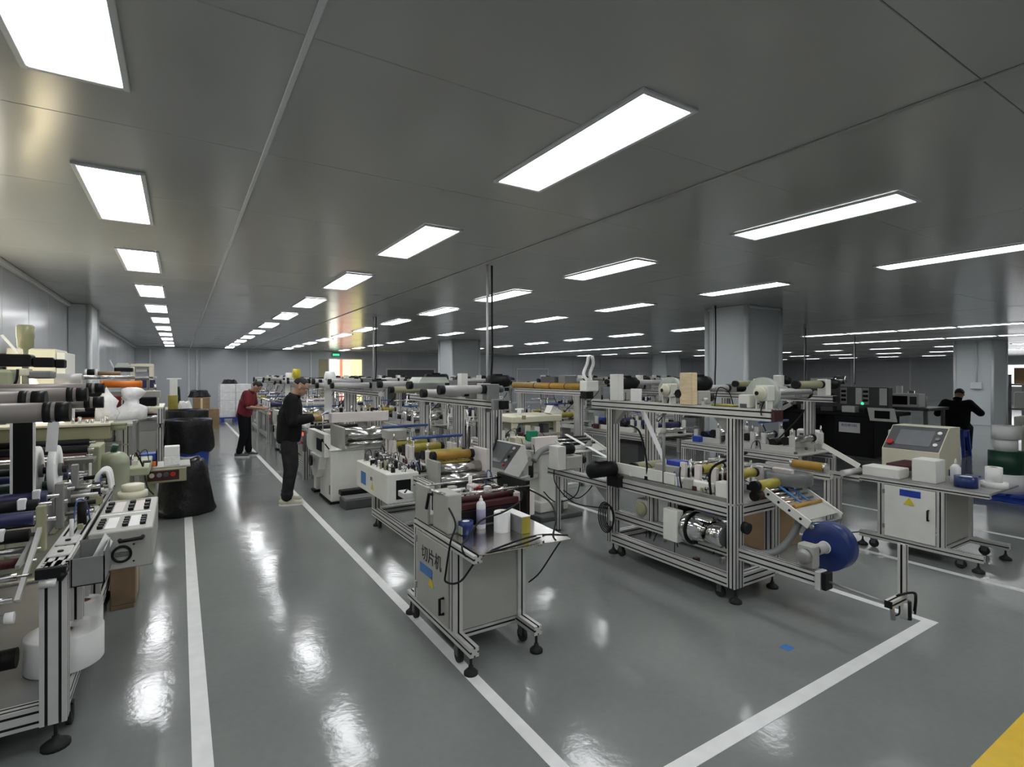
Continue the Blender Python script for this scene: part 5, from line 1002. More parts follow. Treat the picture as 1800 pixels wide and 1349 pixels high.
MB().obb(mid+nn*.004, sl, (0,1,0), nn, .150, .250, .003).build('console_face', 'dark_grey', c); MB().obb(mid+nn*.008+Vector((0, .055, 0))+sl*.02, sl, (0,1,0), nn, .110, .165, .004).build('touch_screen', 'screen', c)
for k in range(5): q = mid+nn*.008+Vector((0, -.185, 0))+sl*(-.10+.05*k); MB().cyl(q, q+nn*.012, .016, 12).build('push_button', ('red', 'paper', 'black_plastic', 'mid_grey', 'paper')[k], c)
bx(c, 'label_tag', 'paper', 2.738, 2.741, 4.86, 4.94, .66, .71, 0); bx(t, 'console_column', 'white_paint', 2.84, 2.92, 4.66, 4.88, .0, .645, .006); MB().bar((2.90, 4.80, .50), (3.62, 5.18, .50), .05, .05).build('link_bar', 'alu', t)
pf(t, 'y', 5.0, 6.3, 3.30, 3.40, .74, .82, 'bed_rail'); pf(t, 'y', 5.0, 6.3, 3.85, 3.95, .78, .84, 'bed_rail'); bx(t, 'bed', 'grey_paint', 3.30, 3.95, 5.3, 6.3, .82, .85, .004); bx(t, 'bed_front', 'pink_white', 3.60, 3.95, 5.22, 5.30, .78, .93, .006)
bx(t, 'clamp_block', 'white_paint', 3.38, 3.48, 5.7, 5.85, .85, .98, .006); bx(t, 'clamp_block', 'cream_paint', 3.40, 3.55, 5.35, 5.48, .85, .93, .006)
pf(t, 'z', .06, .78, 3.70, 3.80, 6.1, 6.2, 'bed_leg'); pf(t, 'z', .0, .74, 3.30, 3.38, 6.2, 6.3, 'bed_leg')
gb = bx(t, 'green_relay', 'green', 3.689, 3.81, 5.45, 5.55, 0.854, 0.982, .008); cable(t, [(3.715, 5.45, 0.861), (3.485, 5.06, .80), (3.451, 5.05, .62)], .006); cy(t, 'hand_mouse', 'black_plastic', (3.436, 5.06, .63), (3.436, 5.06, .50), .03, 12)
MB().tube([(3.42, 4.98, .70), (3.55, 5.02, .80), (3.75, 5.04, .83), (3.95, 5.02, .78), (4.12, 5.0, .76), (4.28, 5.0, .84)], .035, 12).build('suction_hose', 'mid_grey', t)
x0 = 3.907; x1 = 4.471; Q0 = Vector((x0, 5.35, 0.901)); Q1 = Vector((x0, 4.92, 0.746)); W = x1-x0
for dx in (0, W): MB().bar(Q0+Vector((dx, 0, 0)), Q1+Vector((dx, 0, 0)), .012, .06).build('feed_tray_side', 'white_paint', t)
for k in range(6): q = Q0.lerp(Q1, .1+.1*k); cy(t, 'tray_rod', ('black_plastic', 'steel')[k % 2], (x0, q.y, q.z), (x1, q.y, q.z), .014, 8)
MB().bar(Q0.lerp(Q1, .62)+Vector((W/2, 0, .01)), Q1+Vector((W/2, 0, .01)), W-.02, .006).build('tray_lip', 'grey_paint', t)
MB().bar(Q0.lerp(Q1, .02)+Vector((W*.45, 0, .03)), Vector((x0+W*.62, 4.62, .70)), .055, .004).build('film_strip', 'paper', t)
pf(t, 'z', 0, 0.806, x0+W*.4, x0+W*.4+.08, 5.36, 5.44, 'tray_post')
for pts in ([(3.9, 5.05, .30), (4.0, 4.9, .22), (4.1, 4.75, .40), (3.95, 4.6, .62)], [(3.6, 5.04, .32), (3.72, 4.95, .2), (3.9, 4.8, .3), (3.75, 4.55, .66)]): cable(t, pts, .007)
clutter(t, 3.34, 3.92, 5.32, 6.25, .85, 30, 65)
# cream press behind
t = thing('cream_press', 'cream four-post press with a tilted white box on top, behind the console machine', 'machine', (4.2, 6.9, 0))
X0, X1 = 4.137, 5.034
bx(t, 'top_plate', 'cream_paint', X0, X1, 6.55, 7.25, 0.973, 1.066, .01); bx(t, 'lower_head', 'green_paint', X0+.16, X1-.06, 6.7, 7.1, 0.855, 0.957, .008); bx(t, 'table', 'grey_paint', X0, X1, 6.55, 7.25, .76, .80, .006)
for x in (X0+.02, X1-.10):
    for y in (6.57, 7.15): bx(t, 'post', 'cream_paint', x, x+.08, y, y+.08, .0, 0.973, .006)
MB().obb((X1-.02, 6.75, 1.096), (.85,0,-.45), (0,1,0), (.45,0,.85), .11, .08, .065).build('tilted_box', 'white_paint', t); cy(t, 'valve', 'paper', (X0+.20, 6.7, 1.066), (X0+.20, 6.7, 1.167), .035, 12); cy(t, 'valve_handle', 'paper', (X0+.13, 6.7, 1.167), (X0+.28, 6.7, 1.167), .014, 8); bx(t, 'green_block', 'olive_paint', X0+.15, X0+.22, 6.545, 6.56, 1.024, 1.083, .004)
for k in range(4): bx(t, 'fixture', ('black_plastic', 'cream_paint', 'paper', 'dark_grey')[k], X0+.05+.17*k, X0+.15+.17*k, 6.57, 6.7, .80, .90+.03*(k % 2), .006)
# amber roll portal
t = thing('amber_roll_stand', 'tall aluminium stand carrying one long amber roll', 'machine', (5.15, 7.1, 0))
pf(t, 'y', 6.15, 8.0, 5.08, 5.18, 1.37, 1.45, 'beam'); pf(t, 'z', 0, 1.37, 5.08, 5.18, 6.2, 6.32, 'post'); pf(t, 'z', 0, 1.37, 5.08, 5.18, 7.8, 7.92, 'post'); roll(t, 'amber_roll', (5.13, 6.2, 1.505), (5.13, 8.1, 1.505), .052, 'amber_roll', None)
for y in (6.55, 6.95, 7.4): MB().cyl((5.13, y, 1.505), (5.13, y+.02, 1.505), .055, 18).build('strap', 'dark_red', t)
bx(t, 'drive_box', 'white_paint', 5.05, 5.28, 5.98, 6.15, 1.44, 1.60, .01); bx(t, 'motor_block', 'black_plastic', 5.06, 5.2, 6.0, 6.15, 1.33, 1.44, .01); bx(t, 'spreader', 'alu', 4.7, 5.6, 7.8, 7.9, 0, .06, .004); bx(t, 'spreader', 'alu', 4.7, 5.6, 6.2, 6.3, 0, .06, .004)
bx(t, 'control_stack', 'dark_grey', 5.15, 5.55, 6.9, 7.3, 1.45, 1.66, .01); bx(t, 'control_stack', 'mid_grey', 5.2, 5.45, 6.7, 6.88, 1.45, 1.68, .01)
# ducts: white hoses and cable drops from the ceiling
t = thing('exhaust_hoses', 'pair of white flexible exhaust hoses curving up above the amber roll stand', 'hose', (5.3, 6.1, 1.6))
for dx in (-.05, .07): MB().tube([(5.16+dx*.6, 6.06, 1.60), (5.14+dx, 6.10, 1.70), (5.24+dx, 6.14, 1.85), (5.25+dx*.6, 6.14, 1.97)], .024, 10).build('hose', 'paper', t)
def drop(x, y, z0, label, cab=True):
    t = thing('cable_drop', label, 'cable', (x, y, z0)); cy(t, 'conduit', 'trim_white', (x, y, z0), (x, y, HC-.006), .014, 8)
    if cab: cable(t, [(x+.055, y, HC-.006), (x+.05, y-.01, 2.3), (x+.06, y, 1.9), (x+.045, y, 1.6), (x+.05, y, z0-.05)], .011)
drop(2.78, 4.92, 1.46, 'white conduit with a black cable dropping onto the centre machine portal'); drop(3.30, 10.5, 1.40, 'conduit and thick black cable dropping mid-hall behind the aisle line'); drop(7.62, 5.75, 1.0, 'black cable and conduit running down beside the biggest column')
drop(13.2, 7.3, 1.5, 'black cable drop in front of the far right wall'); drop(17.6, 8.2, 1.45, 'conduit pair by the black machines', True)

# ================================================================== black label machines on the right
t = thing('label_press', 'long black label press with white dials and control screens at the right', 'machine', (12.0, 6.2, 0))
BX = 11.5
for y0, y1 in ((5.0, 5.75), (6.1, 6.95)): bx(t, 'base_cabinet', 'black_plastic', BX, 12.6, y0, y1, .05, .86, .012)
bx(t, 'skid', 'dark_grey', BX+.02, 12.5, 4.9, 7.6, 0, .05, .004); bx(t, 'bed', 'black_plastic', BX-.05, 12.6, 4.8, 7.6, .86, .93, .01); bx(t, 'upper_panel', 'dark_grey', BX+.35, BX+.55, 4.9, 6.75, .93, 1.44, .012); bx(t, 'name_plate', 'paper', BX-.004, BX+.001, 5.25, 5.65, .52, .72, 0)
text_obj(t, '数控模切机', (BX-.006, 5.45, .66), .06, ROT_MX, 'blue', 'lettering'); 
for k, y in enumerate((4.98, 5.30, 5.42, 5.72)): b = bx(t, 'gauge_panel', ('paper', 'grey_paint', 'paper', 'grey_paint')[k], BX+.34, BX+.352, y-.06, y+.07, 1.08, 1.42, 0)
for y in (5.30, 5.72):
    for k in range(3): bx(t, 'gauge', 'black_matte', BX+.335, BX+.342, y-.045, y+.05, 1.14+.09*k, 1.19+.09*k, 0)
cy(t, 'green_lamp', 'lit_green', (BX+.335, 5.36, 1.10), (BX+.345, 5.36, 1.10), .03, 12)
MB().lathe((BX+.35, 6.62, 1.30), (-1,0,0), [(0,0),(.14,0),(.14,.06),(.05,.08),(.04,.14),(0,.14)], 24).build('white_reel', 'paper', t)
for k, (y, z, m) in enumerate(((6.3, 1.25, 'black_plastic'), (6.15, 1.30, 'black_plastic'), (6.15, 1.18, 'steel'), (5.95, 1.24, 'black_plastic'), (6.9, 1.05, 'steel'), (7.1, 1.0, 'black_plastic'), (7.3, 1.05, 'steel'))): roll(t, m, (BX+.05, y, z), (BX+.40, y, z), .05, 'cylinder', 'steel', .02)
bx(t, 'screen_box', 'white_paint', BX+.2, BX+.3, 6.95, 7.35, 1.05, 1.50, .012); bx(t, 'screen', 'screen', BX+.195, BX+.201, 7.0, 7.3, 1.24, 1.45, 0)
MB().prism([(6.95, .93), (7.6, .93), (7.6, 1.12), (7.3, 1.20), (7.05, 1.12)], 'x', BX-.08, BX-.03).build('guard', 'black_plastic', t); MB().prism([(6.95, .78), (7.85, .78), (7.85, .95), (7.25, .95), (7.2, .88), (6.95, .88)], 'x', BX-.10, BX-.06).build('white_guard', 'white_paint', t)
MB().bar((BX-.08, 6.9, .88), (BX-.08, 6.6, 1.05), .03, .09).build('slotted_arm', 'white_paint', t); bx(t, 'motor_box', 'white_paint', BX+.3, BX+.6, 6.0, 6.4, 1.44, 1.62, .012); MB().lathe((BX+.45, 5.75, 1.58), (0,1,0), [(0,0),(.09,0),(.09,.2),(0,.2)], 18).build('top_motor', 'chrome', t)
for k in range(5): bx(t, 'bed_fixture', ('black_plastic', 'white_paint', 'dark_grey', 'steel', 'black_plastic')[k], BX-.06, BX+.12, 4.9+.42*k, 5.15+.42*k, .93, 1.03+.03*(k % 2), .01)
MB().prism([(4.55, .80), (5.0, .80), (5.05, 1.05), (4.60, 1.05)], 'x', BX-.16, BX-.12).build('frame_plate', 'white_paint', t); bx(t, 'frame_window', 'black_matte', BX-.165, BX-.159, 4.66, 4.92, .85, 1.0, 0)
t = thing('control_cabinet', 'cream cabinet with a sloping touch-screen console right of the black press', 'console', (7.45, 2.75, 0))
c = MB().prism([(7.05, .62), (7.05, .82), (7.33, 1.08), (7.62, 1.08), (7.62, .62)], 'y', 2.42, 2.98).build('console', 'cream_paint', t); sl = Vector((.28, 0, .26)).normalized(); nn = Vector((-.26, 0, .28)).normalized(); mid = Vector((7.19, 2.70, .95))
MB().obb(mid+nn*.004, sl, (0,1,0), nn, .18, .27, .003).build('console_face', 'dark_grey', c); MB().obb(mid+nn*.008, sl, (0,1,0), nn, .12, .17, .004).build('touch_screen', 'screen', c)
for k in range(3): q = mid+nn*.008+Vector((0, -.22, 0))+sl*(-.09+.09*k); MB().cyl(q, q+nn*.014, .022, 12).build('push_button', ('paper', 'mid_grey', 'paper')[k], c)
q = mid+nn*.008+Vector((0, .22, 0))-sl*.1; MB().cyl(q, q+nn*.03, .035, 14).build('emergency_stop', 'red', c); bx(t, 'column', 'white_paint', 7.2, 7.55, 2.5, 2.9, .04, .62, .008); bx(t, 'base', 'dark_grey', 7.1, 7.7, 2.4, 3.0, 0, .04, .004)
t = thing('white_cabinet', 'white electrical cabinet with dark lettering left of the touch-screen console', 'cabinet', (8.85, 3.34, 0)); bx(t, 'body', 'white_paint', 8.6, 9.1, 3.12, 3.56, .05, .90, .012); bx(t, 'plinth', 'dark_grey', 8.62, 9.08, 3.14, 3.54, 0, .05, 0); bx(t, 'latch', 'black_plastic', 8.585, 8.595, 3.51, 3.53, .55, .62, .003)
text_obj(t, '模切机', (8.59, 3.30, .80), .06, ROT_MX, 'text_black', 'lettering'); bx(t, 'door', 'white_paint', 8.593, 8.6, 3.14, 3.54, .10, .88, .003)
t = thing('instrument_table', 'pair of white instrument boxes with dark screens near the seated man', 'instrument', (12.9, 5.3, 0))
for k in range(2): b = bx(t, 'instrument_box', 'paper', 12.7, 13.0, 4.70+.62*k, 5.22+.62*k, 1.02, 1.30, .012); bx(b, 'screen', 'black_matte', 12.695, 12.701, 4.9+.62*k, 5.18+.62*k, 1.07, 1.25, 0); bx(b, 'button_row', 'dark_grey', 12.695, 12.701, 4.74+.62*k, 4.86+.62*k, 1.08, 1.24, 0)
bx(t, 'table', 'dark_grey', 12.6, 13.6, 4.5, 6.0, .96, 1.02, .006)
for x in (12.65, 13.5):
    for y in (4.55, 5.9): bx(t, 'leg', 'mid_grey', x, x+.06, y, y+.06, 0, .96, .003)
for k in range(5): cy(t, 'glass_flask', ('clear_film', 'chrome', 'paper')[k % 3], (13.2, 4.8+.22*k, 1.02), (13.2, 4.8+.22*k, 1.25+.1*(k % 3)), .06, 12)
# second-line clutter: loose amber roll, cardboard, white stand, tape stacks on a pallet
t = thing('low_cart', 'low roller cart with an amber roll on top, left of the right cabinet cart', 'cart', (5.9, 3.0, 0))
pf(t, 'y', 2.75, 3.55, 5.42, 5.49, .64, .70, 'rail'); pf(t, 'y', 2.75, 3.55, 5.62, 5.68, .64, .70, 'rail'); roll(t, 'amber_roll', (5.46, 2.80, .755), (5.46, 3.15, .755), .045, 'amber_roll', 'steel', .02)
for x in (5.43, 5.63):
    for y in (2.76, 3.48): pf(t, 'z', 0, .64, x, x+.05, y, y+.05, 'leg')
t2 = thing('cardboard_box', 'brown cardboard box on the floor under the amber roll cart', 'box', (5.0, 3.2, 0)); bx(t2, 'carton', 'cardboard', 4.72, 5.25, 2.95, 3.40, 0, .46, .006); bx(t2, 'flap', 'cardboard', 4.72, 5.25, 2.80, 2.95, .43, .445, .002)
t2 = thing('box_fan', 'white framed fan box beside the grey post', 'fan', (6.9, 3.75, .7)); bx(t2, 'case', 'white_paint', 6.85, 6.95, 3.6, 3.9, .70, .98, .02); bx(t2, 'grille', 'dark_grey', 6.845, 6.851, 3.65, 3.85, .75, .93, 0); bx(t2, 'pole', 'mid_grey', 6.88, 6.92, 3.73, 3.77, .02, .70, 0); bx(t2, 'foot_plate', 'mid_grey', 6.78, 7.02, 3.63, 3.87, 0, .02, 0)
t2 = thing('blue_crate', 'dark blue crate on the floor between the roll frame and the right cart', 'crate', (5.15, 3.9, 0)); bx(t2, 'body', 'navy', 4.95, 5.4, 3.7, 4.1, 0, .22, .01); bx(t2, 'rim', 'blue', 4.94, 5.41, 3.69, 4.11, .20, .23, .004)
PX, PY = 9.40, 2.75
t = thing('blue_pallet', 'blue plastic pallet at the right edge', 'pallet', (PX+.5, PY, 0))
for k in range(3): bx(t, 'runner', 'blue', PX-.15+.55*k, PX-.03+.55*k, PY-.75, PY+.55, 0, .08, .006)
for k in range(6): bx(t, 'deck_slat', 'blue', PX-.2, PX+1.2, PY-.75+.22*k, PY-.57+.22*k, .08, .11, .004)
for i, (px, z0, z1, r, m, lab) in enumerate(((1766, .11, .36, .20, 'paper', 'wide white film roll at the bottom of the stack on the blue pallet'), (1766, .36, .66, .19, 'dark_green', 'dark green film roll in the middle of the pallet stack'), (1763, .66, .82, .12, 'paper', 'small white roll above the dark green roll on the pallet'), (1763, .82, 1.0, .15, 'paper', 'white roll on top of the pallet stack'))):
    x = 7.509
    o = thing('film_roll', lab, 'film roll', (PX+.05, PY-.25, z0), 'film rolls on the blue pallet'); MB().lathe((PX+.05, PY-.25, z0), (0,0,1), [(.04,0),(r,0),(r,z1-z0),(.04,z1-z0),(.04,0)], 32).build('film', m, o); MB().lathe((PX+.05, PY-.25, z0), (0,0,1), [(.036,.001),(.04,.001),(.04,z1-z0-.001),(.036,z1-z0-.001),(.036,.001)], 20).build('core', 'cardboard', o)
o = thing('film_roll', 'tall clear-wrapped pale film roll standing on the blue pallet', 'film roll', (PX+.47, PY-.57, .11), 'film rolls on the blue pallet'); MB().lathe((PX+.47, PY-.57, .11), (0,0,1), [(.05,0),(.26,0),(.265,.01),(.265,.86),(.255,.88),(.05,.88),(.05,0)], 36).build('film', 'cream_paint', o); MB().lathe((PX+.47, PY-.57, .11), (0,0,1), [(.266,.0),(.269,.4),(.266,.885),(.06,.89)], 36).build('wrap', 'wrap_film', o)
o = thing('film_roll', 'blue film roll on top of the clear-wrapped roll', 'film roll', (PX+.47, PY-.57, 1.0), 'film rolls on the blue pallet'); MB().lathe((PX+.47, PY-.57, 1.0), (0,0,1), [(.04,0),(.16,0),(.16,.16),(.04,.16),(.04,0)], 32).build('film', 'blue', o); MB().lathe((PX+.47, PY-.57, 1.0), (0,0,1), [(.036,.001),(.04,.001),(.04,.159),(.036,.159),(.036,.001)], 20).build('core', 'cardboard', o)
t = thing('storage_rack', 'metal shelf rack with white cartons at the far right edge', 'rack', (16.2, 3.4, 0))
for x in (15.8, 16.7):
    for y in (2.3, 4.1): bx(t, 'upright', 'mid_grey', x, x+.05, y, y+.05, 0, 1.7, .003)
for k in range(3):
    bx(t, 'shelf', 'grey_paint', 15.8, 16.75, 2.3, 4.15, .35+.55*k, .39+.55*k, .003)
    for q in range(4): bx(t, 'carton', ('paper', 'cardboard', 'plastic_wrap', 'paper')[(q+k) % 4], 15.9, 16.6, 2.38+.44*q, 2.76+.44*q, .39+.55*k, .72+.55*k+.03*(q % 2), .01)

# ================================================================== people
def fused(name, mb, voxel, material, parent, smooth=6):
    """union of overlapping closed shapes -> one continuous surface"""
    off = OFF.get(parent.name, (0,0,0))
    me = bpy.data.meshes.new('tmp'); me.from_pydata([(x-off[0], y-off[1], z-off[2]) for x, y, z in mb.v], [], mb.f)
    bm = bmesh.new(); bm.from_mesh(me); bmesh.ops.recalc_face_normals(bm, faces=bm.faces); bm.to_mesh(me); bm.free()
    o = bpy.data.objects.new('tmp', me); COL.objects.link(o)
    r = o.modifiers.new('r', 'REMESH'); r.mode = 'VOXEL'; r.voxel_size = voxel
    s = o.modifiers.new('s', 'SMOOTH'); s.iterations = smooth; s.factor = .5
    dg = bpy.context.evaluated_depsgraph_get(); m2 = bpy.data.meshes.new_from_object(o.evaluated_get(dg)); bpy.data.objects.remove(o)
    m2.materials.clear(); m2.materials.append(MATS[material]); m2.name = name
    for p in m2.polygons: p.use_smooth = True
    ob = bpy.data.objects.new(name, m2); COL.objects.link(ob); ob.parent = parent; OFF[ob.name] = off
    return ob
def cap(mb, a, b, ra, rb, n=14):
    a = Vector(a); b = Vector(b); d = (b-a)
    mb.ell(a, ra, ra, ra, n, 8); mb.ell(b, rb, rb, rb, n, 8); mb.cyl(a, b, ra, n, rb)
class Rig:
    def __init__(s, x, y, ang): s.o = Vector((x, y, 0)); s.F = Vector((math.cos(ang), math.sin(ang), 0)); s.L = Vector((-math.sin(ang), math.cos(ang), 0)); s.ang = ang
    def __call__(s, f, l, u): return s.o+s.F*f+s.L*l+Vector((0, 0, u))
    def rot(s, pitch=0, roll=0): return Matrix.Rotation(s.ang, 3, 'Z') @ Matrix.Rotation(pitch, 3, 'Y') @ Matrix.Rotation(roll, 3, 'X')
def hand(mb, R, wrist, aim, side, grip=.6):
    """palm and five bent fingers; wrist and aim are (f,l,u); side +1 left, -1 right"""
    w = Vector(wrist); d = (Vector(aim)-w).normalized(); sd = Vector((0, -side, 0)); sd = (sd-d*sd.dot(d)).normalized(); nn = d.cross(sd)*(-side)
    if nn.z < 0: nn = -nn
    def P(a, b, c): return R(*(w+d*a+sd*b+nn*c))
    cap(mb, P(.0, 0, 0), P(.055, 0, 0), .026, .030); cap(mb, P(.05, -.022, 0), P(.085, -.030, 0), .017, .014); cap(mb, P(.05, .022, 0), P(.085, .026, 0), .017, .014)
    for k, (b, L) in enumerate(((.032, .062), (.011, .074), (-.011, .070), (-.031, .056))):
        p0 = P(.08, b, 0); p1 = P(.08+L*.55, b*1.05, .016); p2 = P(.08+L*(1-.45*grip), b*1.05, .016+L*.45*grip)
        cap(mb, p0, p1, .0095, .0085, 8); cap(mb, p1, p2, .0085, .0075, 8)
    cap(mb, P(.02, .030, .004), P(.055, .052, .012), .012, .010, 8); cap(mb, P(.055, .052, .012), P(.085, .048, .026), .010, .008, 8)
def head(mb, R, c, pitch, yaw=0):
    M = Matrix.Rotation(R.ang+yaw, 3, 'Z') @ Matrix.Rotation(pitch, 3, 'Y'); C = R(*c)
    def H(f, l, u): return C+M@Vector((f, l, u))
    mb.ell(H(-.008, 0, .028), .098, .078, .092, 18, 12, M); mb.ell(H(.022, 0, -.035), .070, .062, .085, 16, 10, M); mb.ell(H(.045, 0, -.085), .040, .042, .030, 12, 8, M)
    cap(mb, H(.088, 0, .0), H(.108, 0, -.035), .010, .016, 8); mb.ell(H(.075, 0, -.066), .022, .028, .010, 10, 6, M); mb.ell(H(.076, 0, .028), .018, .052, .010, 12, 6, M)
    for s_ in (-1, 1): mb.ell(H(-.005, s_*.078, -.012), .020, .010, .032, 10, 8, M); mb.ell(H(.058, s_*.032, -.038), .022, .022, .020, 10, 6, M)
    return H, M
def person(R, label, pose):
    t = thing('person', label, 'person', tuple(R.o))
    p = pose; sk = MB()
    # continuous body
    cap(sk, R(*p['hip']), R(*p['chest']), .125, .135); sk.ell(R(*p['hip']), .12, .15, .12, 16, 10, R.rot()); cap(sk, R(*p['chest']), R(*p['neck']), .11, .055); cap(sk, R(*p['neck']), R(*p['head']), .052, .055)
    for s_ in (-1, 1):
        sh, el, wr, am = [Vector(p[k][0 if s_ > 0 else 1]) for k in ('shoulder', 'elbow', 'wrist', 'aim')]; hj, kn, an = [Vector(p[k][0 if s_ > 0 else 1]) for k in ('hipj', 'knee', 'ankle')]
        cap(sk, R(*p['chest']), R(*sh), .09, .058); cap(sk, R(*sh), R(*el), .052, .042); cap(sk, R(*el), R(*wr), .041, .026); hand(sk, R, wr, am, s_)
        cap(sk, R(*hj), R(*kn), .085, .058); cap(sk, R(*kn), R(*an), .056, .040)
    H, M = head(sk, R, p['head'], p['pitch'], p.get('yaw', 0))
    b = fused('body', sk, .0085, 'skin', t, 4)
    # eyes, brows
    for s_ in (-1, 1):
        e = MB(); e.ell(H(.078, s_*.030, .004), .010, .014, .008, 10, 6, M); e.build('eye', 'paper', b); e = MB(); e.ell(H(.0875, s_*.030, .003), .004, .006, .006, 8, 6, M); e.build('iris', 'black_matte', b)
        e = MB(); cap(e, H(.090, s_*.014, .026), H(.083, s_*.046, .027), .004, .003, 6); e.build('eyebrow', 'hair', b)
    # hair cap
    full = p['hair'] == 'full'; V = []; n, m_ = 32, 20
    for a in range(m_+1):
        ph_ = PI*a/m_
        for b_ in range(n):
            th = 2*PI*b_/n; d = Vector((math.sin(ph_)*math.cos(th), math.sin(ph_)*math.sin(th), math.cos(ph_)))
            line_ = (.62 if d.x > .45 else (.10 if d.x > -.25 else (-.55 if full else -.30))) + (.0 if full else .06)
            sc = (1.10 if full else 1.055)+.012*math.sin(9*th+ph_*7) if d.z > line_ else .86
            if d.z > line_ and d.z-line_ < .12: sc = 1.02 if full else 1.012
            V.append(H(-.008+.098*sc*d.x, .078*sc*d.y, .028+.092*sc*d.z))
    hr = MB(); hr.add(V, [(a*n+b_, (a+1)*n+b_, (a+1)*n+(b_+1) % n, a*n+(b_+1) % n) for a in range(m_) for b_ in range(n)], True); hr.build('hair', 'hair', t)
    # upper garment
    j = MB(); lo = p['loose']
    hem = Vector(p['hip'])+Vector((0, 0, p['hem'])); ch = Vector(p['chest'])
    nk = Vector(p['neck']); rings = []
    for q, (tt, rf, rl) in enumerate(((-.12, .118, .172), (0, .136, .188), (.3, .138, .190), (.6, .134, .190), (1.0, .130, .198), (1.35, .112, .195), (1.7, .080, .14))):
        c = hem.lerp(ch, tt) if tt <= 1 else ch.lerp(nk, (tt-1)); rings.append((c, rf*lo, rl*lo))
    V = []; n = 28
    for k, (c, rf, rl) in enumerate(rings):
        for i in range(n):
            a = 2*PI*i/n; wv = 1+.02*math.sin(5*a+k*1.3)+.015*math.sin(9*a-k); V.append(R(c.x+rf*wv*math.cos(a), c.y+rl*wv*math.sin(a), c.z+.012*math.sin(3*a+k)))
    m_ = len(rings); j.add(V, [tuple(reversed(range(n))), tuple((m_-1)*n+i for i in range(n))]+[(k*n+i, k*n+(i+1) % n, (k+1)*n+(i+1) % n, (k+1)*n+i) for k in range(m_-1) for i in range(n)])
    cap(j, R(*(ch+Vector((0, 0, .06)))), R(*(ch.lerp(Vector(p['neck']), .85))), .11, .068)
    for s_ in (-1, 1):
        sh, el, wr = [Vector(p[k][0 if s_ > 0 else 1]) for k in ('shoulder', 'elbow', 'wrist')]
        cap(j, R(*(ch+Vector((0, s_*.06, .06)))), R(*sh), .105, .080*lo)
        if p['sleeve'] == 'long': cap(j, R(*sh), R(*el), .078*lo, .064*lo); cap(j, R(*el), R(*(el.lerp(wr, .93))), .064*lo, .046*lo)
        else: cap(j, R(*sh), R(*(sh.lerp(el, .75))), .080*lo, .075*lo)
    g = fused(p['top_name'], j, .011, p['top_mat'], t, 3)
    cb = MB(); n0 = R(*(ch.lerp(Vector(p['neck']), .92))); cb.lathe(n0, R.F*.35+Vector((0, 0, 1)), [(.066, -.012), (.078, -.01), (.074, .022), (.064, .024), (.066, -.012)], 20); cb.build('collar', p['collar_mat'], g)
    # trousers
    tr = MB(); tr.ell(R(*p['hip']), .128*p['tl'], .172*p['tl'], .125, 18, 10, R.rot())
    for s_ in (-1, 1):
        hj, kn, an = [Vector(p[k][0 if s_ > 0 else 1]) for k in ('hipj', 'knee', 'ankle')]
        cap(tr, R(*hj), R(*kn), .105*p['tl'], .082*p['tl']); cap(tr, R(*kn), R(*(kn.lerp(an, .95))), .080*p['tl'], .062*p['tl']); tr.ell(R(*kn.lerp(an, .85)), .075*p['tl'], .072*p['tl'], .05, 12, 8)
    fused('trousers', tr, .011, p['trouser_mat'], t, 3)
    for s_ in (-1, 1):
        an = Vector(p['ankle'][0 if s_ > 0 else 1]); sm = MB(); f0 = an.x; l0 = an.y
        sm.ell(R(f0-.035, l0, .048), .055, .045, .046, 14, 8, R.rot()); sm.ell(R(f0+.05, l0, .042), .085, .045, .038, 14, 8, R.rot()); sm.ell(R(f0+.135, l0, .034), .062, .044, .030, 14, 8, R.rot()); sm.ell(R(f0-.01, l0, .08), .045, .04, .045, 12, 8, R.rot())
        so = fused('shoe', sm, .008, p['shoe_mat'], t, 3)
        sl = MB(); pts = [(f0+.055+.148*math.cos(a)*(1.0), l0+.046*math.sin(a)) for a in [2*PI*i/20 for i in range(20)]]; V = [R(a, b, z) for z in (.001, .022) for a, b in pts]; sl.add(V, [tuple(range(19, -1, -1)), tuple(range(20, 40))]+[(i, (i+1) % 20, 20+(i+1) % 20, 20+i) for i in range(20)]); sl.build('sole', p['sole_mat'], so)
    return t
stand = dict(hip=(0, 0, .90), chest=(.025, 0, 1.20), neck=(.075, 0, 1.43), head=(.145, 0, 1.525), pitch=math.radians(32), shoulder=((.04, .185, 1.355), (.04, -.185, 1.355)), elbow=((.06, .245, 1.09), (.06, -.245, 1.09)), wrist=((.29, .09, 1.11), (.29, -.09, 1.11)), aim=((.42, .03, 1.15), (.42, -.03, 1.15)),
             hipj=((0, .095, .88), (0, -.095, .88)), knee=((.03, .105, .47), (.03, -.115, .47)), ankle=((-.03, .11, .09), (-.02, -.13, .09)), hair='short', hem=-.06, loose=1.12, lean=.08, sleeve='long', top_name='jacket', top_mat='jacket_black', collar_mat='jacket_black', trouser_mat='trousers_grey', tl=1.08, shoe_mat='shoe_cream', sole_mat='paper')
R1 = Rig(1.21, 7.44, math.radians(-12))
m1 = person(R1, 'man in a black jacket, grey trousers and cream shoes looking at a small white slip', stand)
hm = MB(); hm.lathe(R1(0, 0, .775), (0,0,1), [(.140, 0), (.185, .0), (.185, .035), (.14, .035), (.14, 0)], 28); V = []
for i, v in enumerate(hm.v): q = Vector(v)-R1(0, 0, 0); f_ = q.dot(R1.F)*.80; l_ = q.dot(R1.L)*1.0; hm.v[i] = tuple(R1(f_, l_, q.z))
o = hm.build('shirt_hem', 'lavender', m1)
ph = MB(); ph.obb(R1(.425, 0, 1.165), R1.F+Vector((0, 0, .5)), R1.L, Vector((0,0,1))-R1.F*.5, .07, .038, .004); solo('white_slip', ph, 'paper', "small white slip held in both hands of the man in the black jacket", 'slip')
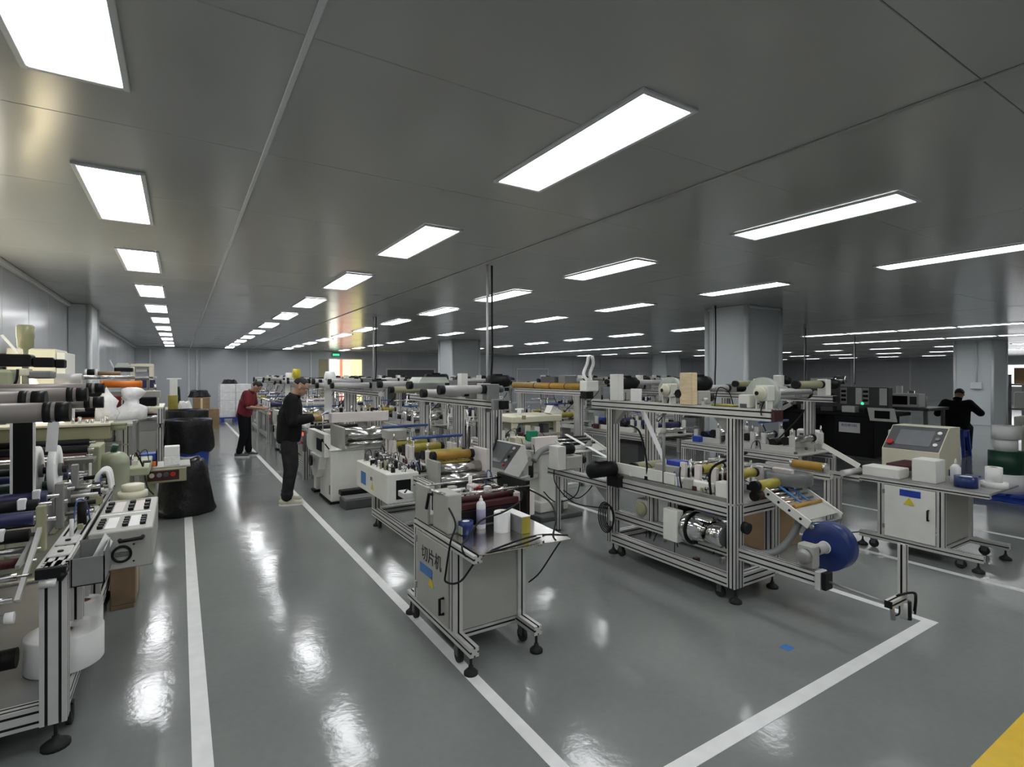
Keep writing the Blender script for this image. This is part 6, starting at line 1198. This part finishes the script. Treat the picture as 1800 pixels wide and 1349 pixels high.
red = dict(stand); red.update(chest=(.06, 0, 1.16), neck=(.155, 0, 1.355), head=(.245, 0, 1.43), pitch=math.radians(48), shoulder=((.10, .18, 1.29), (.10, -.18, 1.29)), elbow=((.14, .23, 1.03), (.14, -.23, 1.03)), wrist=((.37, .08, .99), (.37, -.08, .99)), aim=((.48, .02, .98), (.48, -.02, .98)), hair='full', hem=-.05, loose=1.06, lean=.3, sleeve='short', top_name='shirt', top_mat='shirt_red', collar_mat='shirt_red', trouser_mat='trousers_black', tl=1.0, shoe_mat='dark_grey', sole_mat='paper', ankle=((.06, .10, .09), (-.06, -.12, .09)))
m2 = person(Rig(1.13, 12.25, math.radians(-22)), 'man in a dark red short-sleeved shirt and black trousers bending over the line', red)
sit = dict(stand); sit.update(hip=(0, 0, .68), chest=(.05, 0, .98), neck=(.10, 0, 1.20), head=(.17, -.02, 1.275), pitch=math.radians(35), shoulder=((.05, .19, 1.09), (.05, -.19, 1.09)), elbow=((.10, .33, .86), (.12, -.36, .90)), wrist=((.34, .27, .90), (.34, -.34, .88)), aim=((.48, .22, .92), (.48, -.30, .88)), hipj=((.05, .10, .66), (.05, -.10, .66)), knee=((.40, .14, .56), (.40, -.14, .56)), ankle=((.32, .14, .09), (.32, -.14, .09)), hair='full', hem=-.04, loose=1.12, lean=.15, trouser_mat='trousers_black', tl=1.0, shoe_mat='dark_grey', sole_mat='dark_grey')
m3 = person(Rig(13.75, 4.42, math.radians(10)), 'man in black seated with his back turned before the far right column', sit)
st = thing('stool', 'bright blue plastic stool under the seated man', 'stool', (13.75, 4.42, 0))
bx(st, 'seat', 'blue', 13.58, 13.92, 4.25, 4.59, .515, .55, .012)
for a in (-1, 1):
    for b in (-1, 1): MB().add([(13.75+a*.13-.03, 4.42+b*.13-.03, .515), (13.75+a*.13+.03, 4.42+b*.13-.03, .515), (13.75+a*.13+.03, 4.42+b*.13+.03, .515), (13.75+a*.13-.03, 4.42+b*.13+.03, .515), (13.75+a*.17-.025, 4.42+b*.17-.025, 0), (13.75+a*.17+.025, 4.42+b*.17-.025, 0), (13.75+a*.17+.025, 4.42+b*.17+.025, 0), (13.75+a*.17-.025, 4.42+b*.17+.025, 0)], [(0,1,2,3),(7,6,5,4),(0,4,5,1),(1,5,6,2),(2,6,7,3),(3,7,4,0)]).build('leg', 'blue', st)
bx(st, 'apron', 'blue', 13.60, 13.90, 4.27, 4.285, .40, .515, .004); bx(st, 'apron', 'blue', 13.60, 13.615, 4.27, 4.57, .40, .515, .004)
